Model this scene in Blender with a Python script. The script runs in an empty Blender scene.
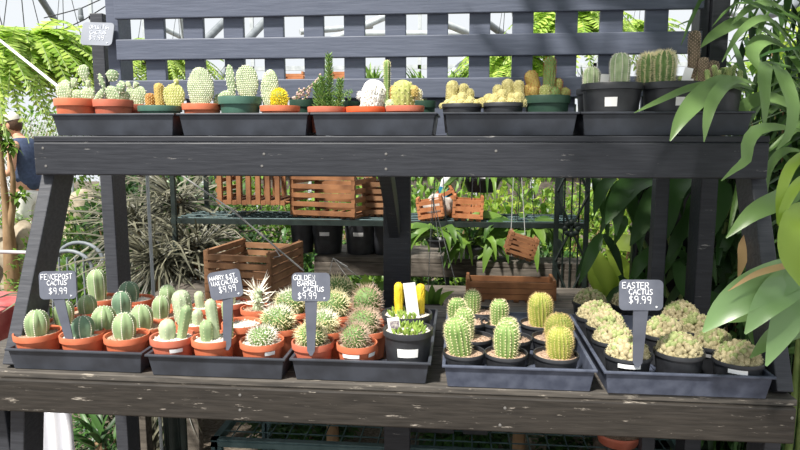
import bpy, math, random
from mathutils import Vector, Matrix, noise as mnoise
PI = math.pi
sc = bpy.context.scene
COL = sc.collection
rnd = random.Random(7)

# ------------------------------------------------------------------ camera, world, sun, exposure
F_PX, PITCH, YAW, CAM_H = 640.0, math.radians(7.74), math.radians(5.4), 1.55
cam_data = bpy.data.cameras.new('camera')
cam_data.sensor_width = 36.0
cam_data.lens = 36.0 * F_PX / 800.0
cam_data.clip_start = 0.05
cam = bpy.data.objects.new('camera', cam_data)
COL.objects.link(cam)
cam.location = (0, 0, CAM_H)
cam.rotation_euler = (PI / 2 - PITCH, 0, YAW)
sc.camera = cam

world = bpy.data.worlds.new('world')
sc.world = world
world.use_nodes = True
wn, wl = world.node_tree.nodes, world.node_tree.links
wbg = wn['Background']
wbg.inputs['Color'].default_value = (0.92, 0.96, 1.0, 1)
wbg.inputs['Strength'].default_value = 0.74

sun_data = bpy.data.lights.new('sun', 'SUN')
sun_data.energy = 6.3
sun_data.angle = math.radians(5)
sun_data.color = (1.0, 0.95, 0.87)
sun = bpy.data.objects.new('sun', sun_data)
COL.objects.link(sun)
_sd = Vector((0.38, 0.58, -1.0)).normalized()          # direction the light travels
sun.rotation_euler = _sd.to_track_quat('-Z', 'Y').to_euler()

sc.view_settings.view_transform = 'Standard'
sc.view_settings.look = 'None'
sc.view_settings.exposure = 0.42
sc.view_settings.gamma = 1.0
sc.view_settings.use_curve_mapping = False

# ------------------------------------------------------------------ measuring helpers (photo measurements -> metres)
_F = Vector((-math.sin(YAW) * math.cos(PITCH), math.cos(YAW) * math.cos(PITCH), -math.sin(PITCH)))
_R = Vector((math.cos(YAW), math.sin(YAW), 0))
_U = _R.cross(_F)
_C = Vector((0, 0, CAM_H))
def _ray(px, py): return _F * F_PX + _R * (px - 400) + _U * (225 - py)
def at_y(px, py, y):
    d = _ray(px, py); return _C + d * (y / d.y)
def at_z(px, py, z):
    d = _ray(px, py); return _C + d * ((z - CAM_H) / d.z)
def dist(p): return (Vector(p) - _C).dot(_F)

# ------------------------------------------------------------------ materials
def lin(c):
    out = []
    for v in c:
        v = v / 255.0
        out.append(v / 12.92 if v <= 0.04045 else ((v + 0.055) / 1.055) ** 2.4)
    return (out[0], out[1], out[2], 1)

def mat(name, c1, c2=None, rough=0.6, scale=20, stretch=(1, 1, 1), bump=0.0, spec=0.3, lo=0.35, hi=0.65, detail=4):
    m = bpy.data.materials.new(name); m.use_nodes = True
    n, l = m.node_tree.nodes, m.node_tree.links
    b = n['Principled BSDF']
    b.inputs['Roughness'].default_value = rough
    b.inputs['Specular IOR Level'].default_value = spec
    b.inputs['Base Color'].default_value = lin(c1)
    if c2 is not None or bump:
        tc = n.new('ShaderNodeTexCoord'); mp = n.new('ShaderNodeMapping'); mp.inputs['Scale'].default_value = stretch
        nz = n.new('ShaderNodeTexNoise'); nz.inputs['Scale'].default_value = scale; nz.inputs['Detail'].default_value = detail
        l.new(tc.outputs['Object'], mp.inputs['Vector']); l.new(mp.outputs['Vector'], nz.inputs['Vector'])
        if c2 is not None:
            r = n.new('ShaderNodeValToRGB')
            r.color_ramp.elements[0].position = lo; r.color_ramp.elements[0].color = lin(c1)
            r.color_ramp.elements[1].position = hi; r.color_ramp.elements[1].color = lin(c2)
            l.new(nz.outputs['Fac'], r.inputs['Fac']); l.new(r.outputs['Color'], b.inputs['Base Color'])
        if bump:
            bp = n.new('ShaderNodeBump'); bp.inputs['Strength'].default_value = bump; bp.inputs['Distance'].default_value = 0.004
            l.new(nz.outputs['Fac'], bp.inputs['Height']); l.new(bp.outputs['Normal'], b.inputs['Normal'])
    return m

def paint(name, c1, c2, scuff, amount=0.68, rough=0.5):
    """Old paint on wood: grain along X, scuffs and scratches that show the pale wood below."""
    m = mat(name, c1, c2, rough, 9, (1.2, 9, 14), 0.25, 0.35)
    n, l = m.node_tree.nodes, m.node_tree.links
    b = n['Principled BSDF']; src = b.inputs['Base Color'].links[0].from_socket
    tc = n.new('ShaderNodeTexCoord'); mp = n.new('ShaderNodeMapping'); mp.inputs['Scale'].default_value = (1, 5, 6)
    nz = n.new('ShaderNodeTexNoise'); nz.inputs['Scale'].default_value = 14; nz.inputs['Detail'].default_value = 8; nz.inputs['Roughness'].default_value = 0.7
    r = n.new('ShaderNodeValToRGB'); r.color_ramp.elements[0].position = amount; r.color_ramp.elements[1].position = amount + 0.07
    mx = n.new('ShaderNodeMix'); mx.data_type = 'RGBA'
    l.new(tc.outputs['Object'], mp.inputs['Vector']); l.new(mp.outputs['Vector'], nz.inputs['Vector']); l.new(nz.outputs['Fac'], r.inputs['Fac'])
    l.new(r.outputs['Color'], mx.inputs[0]); l.new(src, mx.inputs[6]); mx.inputs[7].default_value = lin(scuff)
    l.new(mx.outputs[2], b.inputs['Base Color'])
    return m

def leafmat(name, c1, c2, trans=0.35, rough=0.42, spec=0.4):
    m = bpy.data.materials.new(name); m.use_nodes = True
    n, l = m.node_tree.nodes, m.node_tree.links
    b = n['Principled BSDF']; out = n['Material Output']
    b.inputs['Roughness'].default_value = rough; b.inputs['Specular IOR Level'].default_value = spec
    g = n.new('ShaderNodeNewGeometry'); r = n.new('ShaderNodeValToRGB')
    r.color_ramp.elements[0].color = lin(c1); r.color_ramp.elements[1].color = lin(c2)
    l.new(g.outputs['Random Per Island'], r.inputs['Fac'])
    l.new(r.outputs['Color'], b.inputs['Base Color'])
    t = n.new('ShaderNodeBsdfTranslucent'); l.new(r.outputs['Color'], t.inputs['Color'])
    mx = n.new('ShaderNodeMixShader'); mx.inputs['Fac'].default_value = trans
    l.new(b.outputs['BSDF'], mx.inputs[1]); l.new(t.outputs['BSDF'], mx.inputs[2]); l.new(mx.outputs['Shader'], out.inputs['Surface'])
    return m

M = {}
M['paint_up_flare'] = paint('slate painted wood lightened for flare', (83, 89, 105), (92, 98, 114), (132, 134, 142), 0.70)  # same paint as the apron, lightened so the colour carries lens flare
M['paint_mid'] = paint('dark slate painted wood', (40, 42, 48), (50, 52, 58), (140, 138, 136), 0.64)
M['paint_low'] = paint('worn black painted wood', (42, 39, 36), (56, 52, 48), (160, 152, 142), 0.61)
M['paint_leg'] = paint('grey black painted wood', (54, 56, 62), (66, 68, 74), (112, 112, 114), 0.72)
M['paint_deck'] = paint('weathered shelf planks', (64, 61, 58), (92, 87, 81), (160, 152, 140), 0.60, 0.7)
M['screw'] = mat('screw', (112, 110, 108), None, 0.35)
M['tray'] = mat('black plastic tray', (46, 49, 56), (62, 66, 75), 0.42, 14, (1, 1, 1), 0.1, 0.5)
M['tray_dusty'] = mat('dusty blue black tray', (62, 68, 84), (84, 90, 106), 0.5, 30, (1, 1, 1), 0.1, 0.45)
M['terra'] = mat('terracotta plastic', (190, 102, 70), (206, 120, 88), 0.55, 18)
M['terra_bright'] = mat('bright orange plastic', (212, 88, 48), (220, 102, 60), 0.5, 18)
M['terra_dull'] = mat('dull terracotta plastic', (178, 96, 74), (194, 114, 92), 0.6, 18)
M['green_pot'] = mat('green plastic', (62, 96, 84), (78, 112, 98), 0.5, 15)
M['green_pot_dark'] = mat('dark green plastic', (40, 66, 54), (56, 84, 68), 0.5, 15)
M['black_pot'] = mat('black pot plastic', (38, 39, 43), (52, 54, 58), 0.42, 25, spec=0.5)
M['soil'] = mat('gritty tan soil', (124, 96, 78), (202, 178, 156), 0.95, 260, bump=0.6)
M['soil_dark'] = mat('dark gritty soil', (84, 70, 58), (168, 150, 130), 0.95, 260, bump=0.6)
M['gravel'] = mat('white pumice', (188, 178, 164), (238, 234, 226), 0.95, 300, bump=0.7)
M['fence_green'] = mat('fencepost cactus skin', (118, 142, 102), (150, 170, 126), 0.55, 30)
M['fence_dark'] = mat('dark fencepost cactus skin', (84, 112, 92), (112, 140, 112), 0.55, 30)
M['wax_green'] = mat('pale blue green skin', (150, 168, 136), (178, 192, 158), 0.5, 30)
M['barrel_green'] = mat('barrel green skin', (98, 128, 66), (134, 158, 94), 0.55, 40)
M['ball_green'] = mat('spiny ball skin', (84, 114, 62), (118, 146, 86), 0.6, 40)
M['yellow_skin'] = mat('yellow green skin', (116, 132, 56), (152, 156, 74), 0.6, 40)
M['easter_skin'] = mat('woolly tan green skin', (150, 140, 106), (198, 186, 150), 0.85, 60)
M['easter_tip'] = mat('fresh green knobs', (138, 152, 96), (172, 180, 124), 0.8, 50)
M['opuntia'] = mat('grey green pad skin', (120, 142, 106), (156, 174, 134), 0.6, 35)
M['opuntia_pale'] = mat('pale frosted pad skin', (136, 156, 116), (176, 190, 150), 0.65, 40)
M['opuntia_yel'] = mat('yellow green pad skin', (150, 158, 88), (182, 184, 112), 0.6, 35)
M['orange_col'] = mat('amber column skin', (150, 98, 46), (178, 130, 70), 0.65, 45)
M['gold_col'] = mat('golden column skin', (168, 146, 76), (192, 168, 98), 0.65, 45)
M['dark_col'] = mat('brown column skin', (92, 84, 66), (128, 112, 92), 0.7, 45)
M['moss_col'] = mat('green creeping stem skin', (104, 132, 74), (150, 168, 102), 0.7, 45)
M['cream_skin'] = mat('cream knob skin', (168, 158, 98), (204, 194, 136), 0.75, 60)
M['spine_white'] = mat('white spines', (240, 236, 222), None, 0.6)
M['spine_cream'] = mat('cream spines', (236, 226, 184), None, 0.6)
M['spine_gold'] = mat('golden spines', (228, 204, 140), None, 0.6)
M['spine_yellow'] = mat('bright yellow spines', (246, 224, 60), None, 0.6)
M['spine_red'] = mat('red brown spines', (180, 96, 66), None, 0.6)
M['spine_pink'] = mat('pinkish brown spines', (196, 172, 152), None, 0.6)
M['hair'] = mat('white hair', (244, 242, 236), None, 0.7)
M['needle'] = leafmat('needle leaves', (74, 118, 52), (142, 172, 92), 0.15)
M['succ'] = leafmat('succulent leaves', (116, 150, 60), (170, 190, 96), 0.25)
M['pinkbead'] = mat('pink grey bead leaves', (172, 142, 132), (212, 190, 178), 0.7, 60)
M['yel_pod'] = mat('yellow finger skin', (206, 176, 40), (228, 204, 70), 0.5, 40)
M['tag'] = mat('white plastic tag', (244, 244, 244), None, 0.5)
M['photo_tag'] = mat('plant photo print', (96, 76, 104), (206, 200, 190), 0.5, 160)
M['sign'] = mat('slate grey sign board', (92, 96, 108), (104, 108, 120), 0.45, 20)
M['sign_glare'] = mat('glare paled sign board', (112, 118, 130), (122, 128, 140), 0.4, 20)  # board colour lightened to stand in for glare on the tilted sign
M['chalk'] = mat('white chalk ink', (240, 242, 246), None, 0.7)
M['chalk_glare'] = mat('glare dimmed chalk ink', (212, 216, 224), None, 0.7)  # ink dimmed to match the painted-in glare
M['redwood'] = mat('red brown slat wood', (106, 70, 46), (150, 104, 70), 0.7, 10, (1, 1, 1), 0.2)
M['redwood_dark'] = mat('brown slat wood', (108, 76, 52), (150, 112, 82), 0.75, 10, (1, 1, 1), 0.2)
M['orange_wood'] = mat('orange slat wood', (156, 98, 62), (184, 122, 82), 0.7, 14, (1, 1, 1), 0.2)
M['grey_wood'] = mat('weathered grey wood', (72, 67, 61), (106, 99, 91), 0.85, 10, (1, 6, 6), 0.3)
M['bark'] = mat('pale bark', (118, 94, 68), (152, 126, 96), 0.9, 16, (1, 1, 0.4), 0.5)
M['stem'] = mat('green stem', (96, 116, 62), (122, 138, 82), 0.6, 20)
M['iron'] = mat('dark green iron', (24, 32, 30), (38, 48, 45), 0.5, 20)
M['mesh_green'] = mat('blue green wire', (62, 84, 86), (82, 104, 106), 0.5, 20)
M['steel'] = mat('galvanised steel', (168, 174, 178), (192, 198, 200), 0.45, 10)
M['steel_dark'] = mat('grey steel', (108, 114, 120), (130, 136, 140), 0.45, 10)
M['wire'] = mat('grey wire', (150, 150, 148), None, 0.4)
M['black_panel'] = mat('black backing', (14, 15, 16), (22, 23, 25), 0.95, 60)
M['ground'] = mat('grit ground', (74, 66, 58), (116, 106, 94), 0.95, 60, bump=0.5)
M['rock'] = mat('pale boulder', (128, 118, 100), (166, 155, 136), 0.9, 8, bump=0.6)
M['cloth_white'] = mat('white cloth', (226, 228, 236), (240, 240, 244), 0.8, 8)
M['navy'] = mat('navy cloth', (58, 68, 92), (70, 82, 108), 0.85, 30)
M['white_shorts'] = mat('white shorts cloth', (222, 220, 214), (236, 234, 228), 0.85, 30)
M['skin'] = mat('warm tan skin', (196, 146, 118), (206, 158, 130), 0.6, 20)  # even skin tone
M['hair_brown'] = mat('brown hair', (66, 48, 36), (84, 62, 46), 0.7, 60)
M['cap'] = mat('cream cap cloth', (206, 200, 184), (222, 216, 202), 0.85, 30)
M['shoe'] = mat('grey shoe', (90, 90, 94), None, 0.7)
M['eye'] = mat('dark eye', (30, 26, 24), None, 0.3)
M['red_paint'] = mat('faded red plastic', (170, 70, 72), (196, 110, 108), 0.5, 12)
M['blue_band'] = mat('blue band', (60, 156, 196), None, 0.5)
M['white_plastic'] = mat('white plastic', (232, 232, 230), None, 0.4)
M['grey_cloth'] = mat('crumpled grey cloth', (150, 144, 138), (188, 182, 174), 0.9, 40, bump=0.5)
M['rope'] = mat('white rod', (236, 236, 232), None, 0.5)
M['wire_black'] = mat('black cable', (40, 42, 46), None, 0.5)
M['lf_fern'] = leafmat('fern fronds', (132, 174, 62), (212, 232, 124), 0.5)
M['lf_mid'] = leafmat('mid green leaves', (56, 92, 34), (136, 172, 72), 0.4)
M['lf_bright'] = leafmat('bright yellow green leaves', (96, 140, 44), (196, 214, 96), 0.45)
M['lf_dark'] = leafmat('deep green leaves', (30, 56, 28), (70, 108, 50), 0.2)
M['lf_grey'] = leafmat('grey dry leaves', (46, 47, 36), (126, 124, 104), 0.2)
M['lf_pale'] = leafmat('pale frosted leaves', (112, 136, 92), (226, 232, 216), 0.3)
M['lf_strap'] = leafmat('mid green strap leaves', (54, 92, 42), (122, 158, 86), 0.35, 0.35, 0.5)
M['lf_gloss'] = leafmat('glossy palm leaf', (88, 124, 66), (138, 168, 104), 0.3, 0.35, 0.5)
M['lf_silver'] = leafmat('pale sheen leaf', (104, 144, 84), (146, 178, 120), 0.3, 0.3, 0.6)
M['lf_lime'] = leafmat('lime leaf', (136, 170, 58), (166, 192, 84), 0.4, 0.35, 0.5)
M['lf_tan'] = leafmat('dried tan leaf', (176, 142, 96), (206, 174, 128), 0.25, 0.7)

# ------------------------------------------------------------------ building helpers
def origin_of(o):
    v = Vector((0, 0, 0))
    while o is not None:
        v += o.location; o = o.parent
    return v

class MB:
    def __init__(s): s.v = []; s.f = []
    def add(s, vs, fs):
        o = len(s.v); s.v.extend([tuple(v) for v in vs]); s.f.extend([tuple(i + o for i in f) for f in fs])
    def box(s, lo, hi, rot=None, pivot=None):
        vs = [Vector((x, y, z)) for x in (lo[0], hi[0]) for y in (lo[1], hi[1]) for z in (lo[2], hi[2])]
        if rot is not None:
            p = Vector(pivot) if pivot is not None else (Vector(lo) + Vector(hi)) / 2
            vs = [rot @ (v - p) + p for v in vs]
        s.add(vs, [(0, 1, 3, 2), (4, 6, 7, 5), (0, 4, 5, 1), (2, 3, 7, 6), (0, 2, 6, 4), (1, 5, 7, 3)])
    def beam(s, a, b, w, h, up=(0, 0, 1)):
        a, b = Vector(a), Vector(b); t = (b - a).normalized(); u = Vector(up)
        sd = t.cross(u)
        if sd.length < 1e-4: sd = t.cross(Vector((0, 1, 0)))
        sd.normalize(); u = sd.cross(t)
        vs = []
        for p in (a, b):
            for i, j in ((-1, -1), (1, -1), (1, 1), (-1, 1)): vs.append(p + sd * (w / 2 * i) + u * (h / 2 * j))
        s.add(vs, [(3, 2, 1, 0), (4, 5, 6, 7), (0, 1, 5, 4), (1, 2, 6, 5), (2, 3, 7, 6), (3, 0, 4, 7)])
    def tube(s, pts, r, n=6, cap=True):
        pts = [Vector(p) for p in pts]; rs = r if isinstance(r, (list, tuple)) else [r] * len(pts)
        vs, fs = [], []; prev = None
        for i, p in enumerate(pts):
            t = (pts[min(i + 1, len(pts) - 1)] - pts[max(i - 1, 0)])
            t = t.normalized() if t.length > 1e-9 else Vector((0, 0, 1))
            if prev is None:
                a = t.cross(Vector((0, 0, 1)))
                if a.length < 1e-3: a = t.cross(Vector((0, 1, 0)))
            else:
                a = prev - t * prev.dot(t)
                if a.length < 1e-6: a = t.cross(Vector((0.3, 1, 0.2)))
            a.normalize(); prev = a; b = t.cross(a)
            for k in range(n):
                th = 2 * PI * k / n; vs.append(p + (a * math.cos(th) + b * math.sin(th)) * rs[i])
        for i in range(len(pts) - 1):
            for k in range(n):
                fs.append((i * n + k, i * n + (k + 1) % n, (i + 1) * n + (k + 1) % n, (i + 1) * n + k))
        if cap: fs.append(tuple(range(n - 1, -1, -1))); fs.append(tuple(range((len(pts) - 1) * n, len(pts) * n)))
        s.add(vs, fs)
    def lathe(s, prof, c, n=28, mod=None, close=True, axis=None):
        """prof: (r, z) list; mod(theta, k) scales a ring's radius."""
        c = Vector(c); vs, fs = [], []
        for i, (r, z) in enumerate(prof):
            for k in range(n):
                th = 2 * PI * k / n; rr = r * (mod(th, z) if mod else 1)
                v = Vector((rr * math.cos(th), rr * math.sin(th), z))
                if axis is not None: v = axis @ v
                vs.append(c + v)
        for i in range(len(prof) - 1):
            for k in range(n): fs.append((i * n + k, i * n + (k + 1) % n, (i + 1) * n + (k + 1) % n, (i + 1) * n + k))
        if close:
            fs.append(tuple(range(n - 1, -1, -1))); fs.append(tuple(range((len(prof) - 1) * n, len(prof) * n)))
        s.add(vs, fs)
    def ball(s, c, rx, ry=None, rz=None, nu=10, nv=7, rot=None, egg=0.0, wob=0.0, seed=0):
        ry = rx if ry is None else ry; rz = rx if rz is None else rz
        c = Vector(c); vs = []; fs = []
        for j in range(nv + 1):
            ph = PI * j / nv
            for i in range(nu):
                th = 2 * PI * i / nu; k = 1 + egg * math.cos(ph)
                v = Vector((rx * math.sin(ph) * math.cos(th) * k, ry * math.sin(ph) * math.sin(th) * k, rz * math.cos(ph)))
                if wob: v *= 1 + wob * mnoise.noise(v.normalized() * 1.7 + Vector((seed, 0, 0)))
                if rot is not None: v = rot @ v
                vs.append(c + v)
        for j in range(nv):
            for i in range(nu): fs.append((j * nu + i, (j + 1) * nu + i, (j + 1) * nu + (i + 1) % nu, j * nu + (i + 1) % nu))
        s.add(vs, fs)
    def spike(s, p, d, L, r):
        p, d = Vector(p), Vector(d).normalized(); a = d.cross(Vector((0.31, 0.72, 0.11))).normalized(); b = d.cross(a)
        s.add([p + a * r, p + (a * -0.5 + b * 0.87) * r, p + (a * -0.5 - b * 0.87) * r, p + d * L], [(0, 1, 3), (1, 2, 3), (2, 0, 3)])
    def blade(s, pts, w, hint=(0, -0.8, 0.6), fold=0.18, seg=10, shape=0.75, droop=0.0):
        """A leaf blade: a folded ribbon along a smooth line; w is its full width at the widest place."""
        P = [Vector(p) for p in pts]; P = [P[0] * 2 - P[1]] + P + [P[-1] * 2 - P[-2]]
        line = []
        nseg = len(P) - 3
        for q in range(seg + 1):
            t = q / seg * nseg; i = min(int(t), nseg - 1); u = t - i
            p0, p1, p2, p3 = P[i:i + 4]
            line.append(0.5 * (2 * p1 + (p2 - p0) * u + (2 * p0 - 5 * p1 + 4 * p2 - p3) * u * u + (3 * p1 - p0 - 3 * p2 + p3) * u ** 3))
        vs, fs = [], []; hint = Vector(hint).normalized()
        for q, p in enumerate(line):
            t = (line[min(q + 1, seg)] - line[max(q - 1, 0)]).normalized()
            sd = t.cross(hint)
            if sd.length < 0.05: sd = t.cross(Vector((1, 0.2, 0.1)))
            sd.normalize(); nn = sd.cross(t); x = q / seg
            ww = w / 2 * max(0.03, math.sin(PI * (0.04 + 0.96 * x) ** shape)) ** 0.8
            vs += [p + sd * ww + nn * fold * ww, p + sd * ww * 0.5 + nn * fold * ww * 0.2, p, p - sd * ww * 0.5 + nn * fold * ww * 0.2, p - sd * ww + nn * fold * ww]
        for q in range(seg):
            for k in range(4): fs.append((q * 5 + k, q * 5 + k + 1, q * 5 + k + 6, q * 5 + k + 5))
        s.add(vs, fs)
    def leaf(s, p, d, L, w, droop=0.3, hint=(0, 0, 1)):
        p, d = Vector(p), Vector(d).normalized(); sd = d.cross(Vector(hint))
        if sd.length < 0.05: sd = Vector((1, 0, 0))
        sd.normalize(); up = sd.cross(d)
        q1 = p + d * L * 0.45 + up * L * 0.05; q2 = p + d * L + Vector((0, 0, -droop * L))
        s.add([p, q1 + sd * w / 2 + up * w * 0.12, q1, q1 - sd * w / 2 + up * w * 0.12, q2], [(0, 1, 2), (0, 2, 3), (1, 4, 2), (2, 4, 3)])
    def build(s, name, m, parent=None, smooth=True, bevel=0.0):
        o0 = origin_of(parent) if parent is not None else Vector((0, 0, 0))
        me = bpy.data.meshes.new(name)
        me.from_pydata([(x - o0.x, y - o0.y, z - o0.z) for x, y, z in s.v], [], s.f)
        me.materials.append(m)
        if smooth: me.polygons.foreach_set('use_smooth', [True] * len(me.polygons))
        me.update()
        if smooth and len(s.f) < 6000: me.set_sharp_from_angle(angle=0.85)
        o = bpy.data.objects.new(name, me); COL.objects.link(o)
        if parent is not None: o.parent = parent
        if bevel:
            b = o.modifiers.new('bevel', 'BEVEL'); b.width = bevel; b.segments = 2; b.limit_method = 'ANGLE'
            b.harden_normals = False
        return o

def thing(name, loc, label, cat, group=None):
    o = bpy.data.objects.new(name, None); COL.objects.link(o); o.location = loc; o.empty_display_size = 0.05
    o['label'] = label; o['category'] = cat
    if group: o['group'] = group
    return o
def tag(o, label=None, cat=None, group=None, kind=None):
    if label: o['label'] = label
    if cat: o['category'] = cat
    if group: o['group'] = group
    if kind: o['kind'] = kind
    return o
def recenter(o):
    """Move a single-mesh thing's origin to its base."""
    me = o.data; xs = [v.co for v in me.vertices]
    c = Vector(((min(v.x for v in xs) + max(v.x for v in xs)) / 2, (min(v.y for v in xs) + max(v.y for v in xs)) / 2, min(v.z for v in xs)))
    me.transform(Matrix.Translation(-c)); o.location = c
    return o
def solo(mb, name, m, label, cat, group=None, smooth=True, bevel=0.0):
    return tag(recenter(mb.build(name, m, None, smooth, bevel)), label, cat, group)
def dup(root, loc, rotz=0.0, scale=None, label=None):
    r = root.copy(); COL.objects.link(r); r.location = loc; r.rotation_euler = (0, 0, rotz)
    if scale is not None: r.scale = scale
    if label: r['label'] = label
    for ch in list(root.children):
        c = ch.copy(); COL.objects.link(c); c.parent = r
        for g in ch.children:
            d = g.copy(); COL.objects.link(d); d.parent = c
    return r
def rv(): return Vector((rnd.gauss(0, 1), rnd.gauss(0, 1), rnd.gauss(0, 1))).normalized()
def U(a, b): return rnd.uniform(a, b)

# ================================================================== SETTING
g = MB(); g.box((-14, -3, -0.06), (12, 22, 0)); tag(g.build('floor', M['ground'], None, False), kind='structure')

# ================================================================== THE RACK
rack = thing('display_rack', (-0.2, 1.85, 0), 'slate black painted wooden two-tier plant rack with slatted back and slanted legs', 'plant rack')
def board(name, lo, hi, m, bev=0.003):
    b = MB(); b.box(lo, hi); return b.build(name, m, rack, False, bev)
SH = 0.951       # lower shelf top
US = 1.5555      # upper shelf top
for k in range(5):
    y0 = 1.490 + k * 0.154
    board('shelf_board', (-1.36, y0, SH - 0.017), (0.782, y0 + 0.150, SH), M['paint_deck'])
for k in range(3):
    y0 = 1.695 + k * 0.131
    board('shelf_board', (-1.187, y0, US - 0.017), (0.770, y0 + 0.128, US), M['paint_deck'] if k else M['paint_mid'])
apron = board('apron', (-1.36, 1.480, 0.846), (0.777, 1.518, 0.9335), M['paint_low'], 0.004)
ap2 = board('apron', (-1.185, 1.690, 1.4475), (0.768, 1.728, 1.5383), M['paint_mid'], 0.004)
def screws(par, pts, y):
    for px, py in pts:
        p = at_y(px, py, y); b = MB(); b.lathe([(0.0036, 0), (0.0036, 0.001), (0.0015, 0.0015)], p, 10, axis=Matrix.Rotation(PI / 2, 3, 'X'))
        b.build('screw', M['screw'], par)
screws(apron, [(240, 395), (240, 410), (505, 408), (500, 425), (792, 418)], 1.480)
screws(ap2, [(43, 148), (46, 166), (264, 154), (262, 166), (386, 154), (386, 169), (496, 151)], 1.690)
# slanted front legs
def leg(x0, x1, ya, za, yb, zb, m=M['paint_leg']):
    b = MB(); b.beam(((x0 + x1) / 2, ya, za), ((x0 + x1) / 2, yb, zb), x1 - x0, 0.092, up=(0, -1, 0.4)); return b.build('leg', m, rack, False, 0.003)
leg(-1.188, -1.150, 1.790, 1.49, 1.546, 0.945)
leg(0.742, 0.780, 1.790, 1.49, 1.546, 0.945)
leg(-1.262, -1.222, 1.58, 0.93, 1.64, 0.0)
leg(0.742, 0.780, 1.58, 0.93, 1.64, 0.0)
b = MB(); b.beam((-1.15, 1.55, 0.93), (-1.33, 1.68, 0.0), 0.04, 0.085, up=(0, -1, 0)); b.build('brace', M['paint_leg'], rack, False, 0.003)
# back posts
board('post', (-1.25, 2.12, 0), (-1.205, 2.21, 1.966), M['paint_leg'])
board('post', (-1.168, 2.075, US), (-1.126, 2.16, 2.15), M['paint_up_flare'])
board('post', (-0.2575, 2.12, 0), (-0.166, 2.16, 1.5375), M['paint_mid'])
board('post', (0.717, 2.085, US), (0.745, 2.16, 2.15), M['paint_mid'])
board('post', (0.7465, 2.07, 0), (0.798, 2.16, 2.15), M['paint_mid'])
board('post', (0.638, 2.165, 0), (0.682, 2.21, 1.5375), M['paint_leg'])
b = MB(); b.beam((-0.215, 2.10, 1.25), (-0.215, 1.80, 1.49), 0.035, 0.07, up=(0, 1, 1)); b.build('brace', M['paint_mid'], rack, False, 0.003)
# rails under the shelves
for (x0, x1) in ((-1.148, -1.112), (0.70, 0.738)):
    board('rail', (x0, 1.73, 1.455), (x1, 2.118, 1.53), M['paint_mid'])
    board('rail', (x0, 1.52, 0.85), (x1, 2.118, 0.93), M['paint_low'])
# slatted back: horizontal slats in front, upright battens behind
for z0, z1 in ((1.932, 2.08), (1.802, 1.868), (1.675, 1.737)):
    board('slat', (-1.125, 2.050, z0), (0.716, 2.068, z1), M['paint_up_flare'])
gaps = [(122, 145), (165, 184), (204, 224), (244, 264), (284, 304), (324, 344), (365, 385), (406, 427), (448, 469), (490, 512), (533, 555), (577, 599), (622, 644), (667, 693)]
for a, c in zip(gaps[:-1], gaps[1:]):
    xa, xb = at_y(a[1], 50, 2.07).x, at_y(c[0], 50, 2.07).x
    board('batten', (xa, 2.0695, US + 0.001), (xb, 2.0875, 2.08), M['paint_up_flare'])

# ================================================================== TRAYS
def tray(name, x0, x1, y0, y1, z, h, m, label, group):
    t = thing(name, ((x0 + x1) / 2, (y0 + y1) / 2, z), label, 'plant tray', group)
    tp = 0.008; w = 0.0025; lip = 0.006
    def ring(i, zz): return [(x0 + i, y0 + i, zz), (x1 - i, y0 + i, zz), (x1 - i, y1 - i, zz), (x0 + i, y1 - i, zz)]
    rings = [ring(tp + lip, z), ring(lip, z + h - 0.006), ring(0, z + h - 0.006), ring(0, z + h), ring(lip + w, z + h), ring(tp + lip + w, z + 0.003)]
    b = MB(); vs = [v for r in rings for v in r]; fs = [(3, 2, 1, 0)]
    for i in range(len(rings) - 1):
        for k in range(4): fs.append((i * 4 + k, i * 4 + (k + 1) % 4, i * 4 + 4 + (k + 1) % 4, i * 4 + 4 + k))
    e = (len(rings) - 1) * 4; fs.append((e, e + 1, e + 2, e + 3)); b.add(vs, fs)
    b.build('shell', m, t, False, 0.0015)
    b = MB()
    n = 7
    for k in range(1, n):
        x = x0 + tp + lip + (x1 - x0 - 2 * (tp + lip)) * k / n
        b.box((x - 0.003, y0 + 0.03, z + 0.003), (x + 0.003, y1 - 0.03, z + 0.0075))
    b.build('floor_rib', m, t, False)
    return t
GT = 'black plastic trays on the rack'
TZ = SH + 0.001; TH = 0.058
low = [((4, 348), (142, 354), 'tray', 'black tray of ribbed cacti on the lower shelf beside the slanted leg'),
       ((144, 354), (285, 360), 'tray', 'black tray holding fat terracotta pots of pale wax cacti, under the tilted sign'),
       ((289, 358), (431, 364), 'tray', 'black tray of spiny ball cacti with two round black pots in its corner'),
       ((442, 365), (598, 371), 'tray_dusty', 'dusty blue-black tray of upright barrel cacti in small black pots'),
       ((604, 372), (777, 377), 'tray_dusty', 'dusty blue-black tray of knobbly mound cacti, at the broad pale leaves')]
LOWX = []
for a, c, mk, lab in low:
    pa, pc = at_z(a[0], a[1], TZ + TH), at_z(c[0], c[1], TZ + TH); y0 = (pa.y + pc.y) / 2
    x0, x1 = at_y(a[0], a[1], y0).x, at_y(c[0], c[1], y0).x
    tray('plant_tray', x0, x1, y0, y0 + 0.50, TZ, TH, M[mk], lab, GT); LOWX.append((x0, x1, y0))
UZ = US + 0.001; UH = 0.062
for x0, x1, lab in [(49, 174, 'black tray under the prickly pear pots on the upper shelf'),
                    (176, 309, 'black tray under the furry yellow cactus on the upper shelf'),
                    (310, 437, 'black tray under the white haired cactus on the upper shelf'),
                    (443, 580, 'black tray under two black pots of cream knobbly cacti, upper shelf'),
                    (581, 756, 'black tray under three tall black pots, upper shelf behind strap leaves')]:
    tray('plant_tray', at_y(x0, 113, 1.74).x, at_y(x1, 113, 1.74).x, 1.74, 2.03, UZ, UH, M['tray'], lab, GT)

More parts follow.
